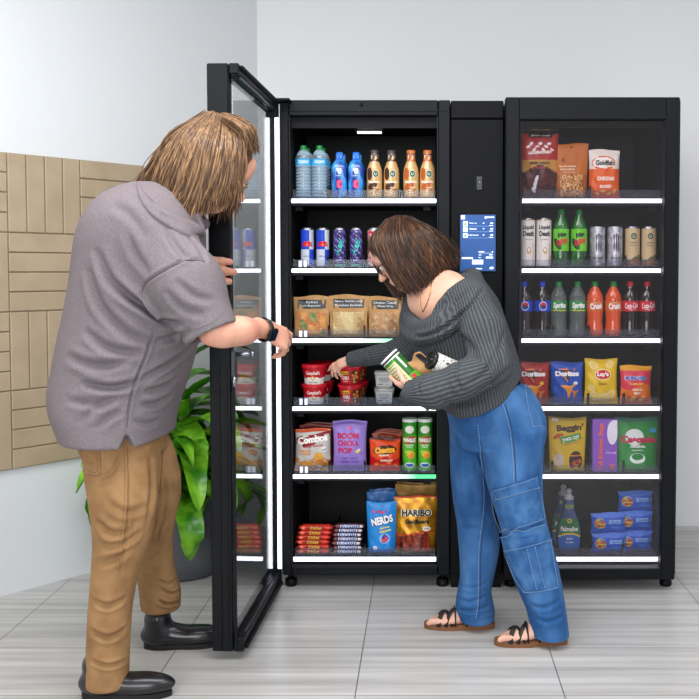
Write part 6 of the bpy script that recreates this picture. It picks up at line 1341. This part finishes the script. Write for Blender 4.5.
guide_hair(g, [((386, 220, 3.41), (371, 238, 3.42), (370, 249, 3.42), (372, 258, 3.44)), ((388, 219, 3.395), (372, 236, 3.37), (371, 247, 3.35), (376, 256, 3.34))], 90, h2, .0022, .003, rd2)
hr2 = g.build('hair', wom); setp(hr2, wom)
gl2 = glasses(q2, .98, wom, mat('black_acetate', '#0e0e10', .25), lens, 'glasses', .024, .0022, .72); setp(gl2, wom)
g = G(); nl = drape(Tb, smoothline([(432, 280), (431, 292), (427, 304), (423, 312)], 4), 60, .0015)
if len(nl) > 3: g.tube(nl, .0016, gold, 5)
nl = drape(Tb, smoothline([(421, 296), (421, 304), (423, 312)], 3), 60, .0015)
if len(nl) > 3: g.tube(nl, .0016, gold, 5)
if g.v: setp(g.build('necklace', wom), wom)
# ------------------------------------------------------------------ what she holds
def orient(o, base, top, face, roll=0):
    base, top = Vector(base), Vector(top); z = (top - base).normalized(); y = -Vector(face); y = (y - z * y.dot(z)).normalized(); x = y.cross(z)
    M = Matrix(((x.x, y.x, z.x, base.x), (x.y, y.y, z.y, base.y), (x.z, y.z, z.z, base.z), (0, 0, 0, 1))); o.matrix_world = M @ Matrix.Rotation(roll, 4, 'Z')
r, h = .036, .225; t = thing('crisp_can', (0, 0, 0), 'green crisp tube with cream nutrition panel tucked under the woman\'s arm', 'can')
g = G(); art = lambda u, v: pk('#e9e8e0') if v > .985 else (pk('#d9d6a8') if abs(u + .5) < .75 and .50 < v < .93 else (pk('#2f6a28') if u > .25 and v > .6 else pk('#4fae2c')))
g.lathe([(r * 1.02, 0), (r * 1.02, .006)], alum, 24); g.grid(lambda u, v: (r * math.sin(u), -r * math.cos(u), .006 + v * (h - .02)), -PI, PI, 0, 1, 60, 40, art); S = cyl(r)
for i in range(9): g.rect(S, -.018, h * (.89 - i * .045), .040 - .006 * (i % 3), .0022, '#3a4a2a', .001)
g.text('Nutrition Facts', S, -.018, h * .915, .006, '#26301a', w=.046, bold=.03, off=.001); g.rect(S, .024, h * .80, .008, .05, '#d9dde0', .001); g.rect(S, .022, h * .52, .016, .016, '#c2202c', .001); g.build('can_body', t)
g = G(); g.lathe([(r * 1.03, h - .007), (r * 1.04, h - .003), (r * .98, h), (r * .9, h - .003), (.001, h - .003)], pk('#e6e9e6'), 24, caps=False); g.build('lid', t)
orient(t, P(435, 404, 3.17), P(392, 360, 3.185), (-.1, -1, .05))
r, h = .0315, .14; t = thing('drink_can', (0, 0, 0), 'white speckled tumbler can with black lid tucked in the crook of the woman\'s arm', 'can')
g = G(); g.lathe([(r * .9, 0), (r, .006), (r, h - .014)], mat('white_speckled_print', '#cbc8c4', .5, noise=('#55504e', 130, 3, .55, .62)), 24); g.text('Cold Brew', cyl(r), 0, h * .5, .012, '#2a2624', w=.05, rot=PI / 2, bold=.03); g.build('can_body', t)
g = G(); g.lathe([(r * .99, h - .014), (r * 1.02, h - .012), (r * 1.02, h - .001), (r * .9, h), (r * .82, h - .005), (r * .25, h - .006), (r * .22, h - .001), (.001, h - .001)], mat('black_lid', '#141416', .35), 24, caps=False); g.build('lid', t)
orient(t, P(464, 374, 3.19), P(428, 358.5, 3.13), (.2, -1, .3))
t = thing('sandwich_bag', (0, 0, 0), 'brown paper bag with dark label held against the sweater between two cans', 'bag')
g = G(); W_, H_ = .074, .13
def Sb(u, v, s=-1): return (u * W_ / 2 * (1.05 - .25 * v), s * (.020 * (1 - v) + .004) * (1 - abs(u) ** 3 * .7) + .004 * math.sin(v * 9 + u * 3), v * H_ + .006 * math.sin(u * 4))
g.grid(lambda u, v: Sb(u, v), -1, 1, 0, 1, 16, 16, kraft); g.grid(lambda u, v: Sb(u, v, 1), -1, 1, 0, 1, 16, 16, kraft, flip=True)
g.build('paper_bag', t); g = G(); g.grid(lambda u, v: tuple(Vector(Sb(u, v)) + Vector((0, -.0015, 0))), .25, .85, .25, .95, 8, 12, mat('dark_card', '#1c1c20', .5)); g.build('black_label', t)
orient(t, P(440, 383, 3.20), P(411, 355, 3.175), (.1, -1, .3))
# ------------------------------------------------------------------ light
def area(name, loc, target, sx, sy, power, col=(1, 1, 1)):
    l = bpy.data.lights.new(name, 'AREA'); l.shape = 'RECTANGLE'; l.size = sx; l.size_y = sy; l.energy = power; l.color = col
    o = bpy.data.objects.new(name, l); COL.objects.link(o); o.location = loc; d = Vector(target) - Vector(loc); o.rotation_euler = d.to_track_quat('-Z', 'Y').to_euler(); return o
area('overhead_fill_front', (-.6, 2.2, 2.97), (-.6, 2.2, 0), 2.4, 1.2, 62)  # unseen soft fill added overhead to brighten the shelf fronts
area('overhead_fill_right', (1.6, 1.2, 2.97), (1.6, 1.2, 0), 1.2, 1.8, 30)  # second overhead fill, added out of view on the right
area('rear_fill', (-1.2, -2.6, 1.9), (-.3, 4, 1.0), 3.4, 2.2, 150, (.95, .98, 1))  # large unseen fill added behind the camera, tinted like daylight
w = bpy.data.worlds.new('daylight'); SC.world = w; w.use_nodes = True; w.node_tree.nodes['Background'].inputs[0].default_value = (.95, .97, 1, 1); w.node_tree.nodes['Background'].inputs[1].default_value = .4
SC.view_settings.view_transform = 'Standard'; SC.view_settings.look = 'None'; SC.view_settings.gamma = 1; SC.view_settings.exposure = 0.2; SC.view_settings.use_curve_mapping = False
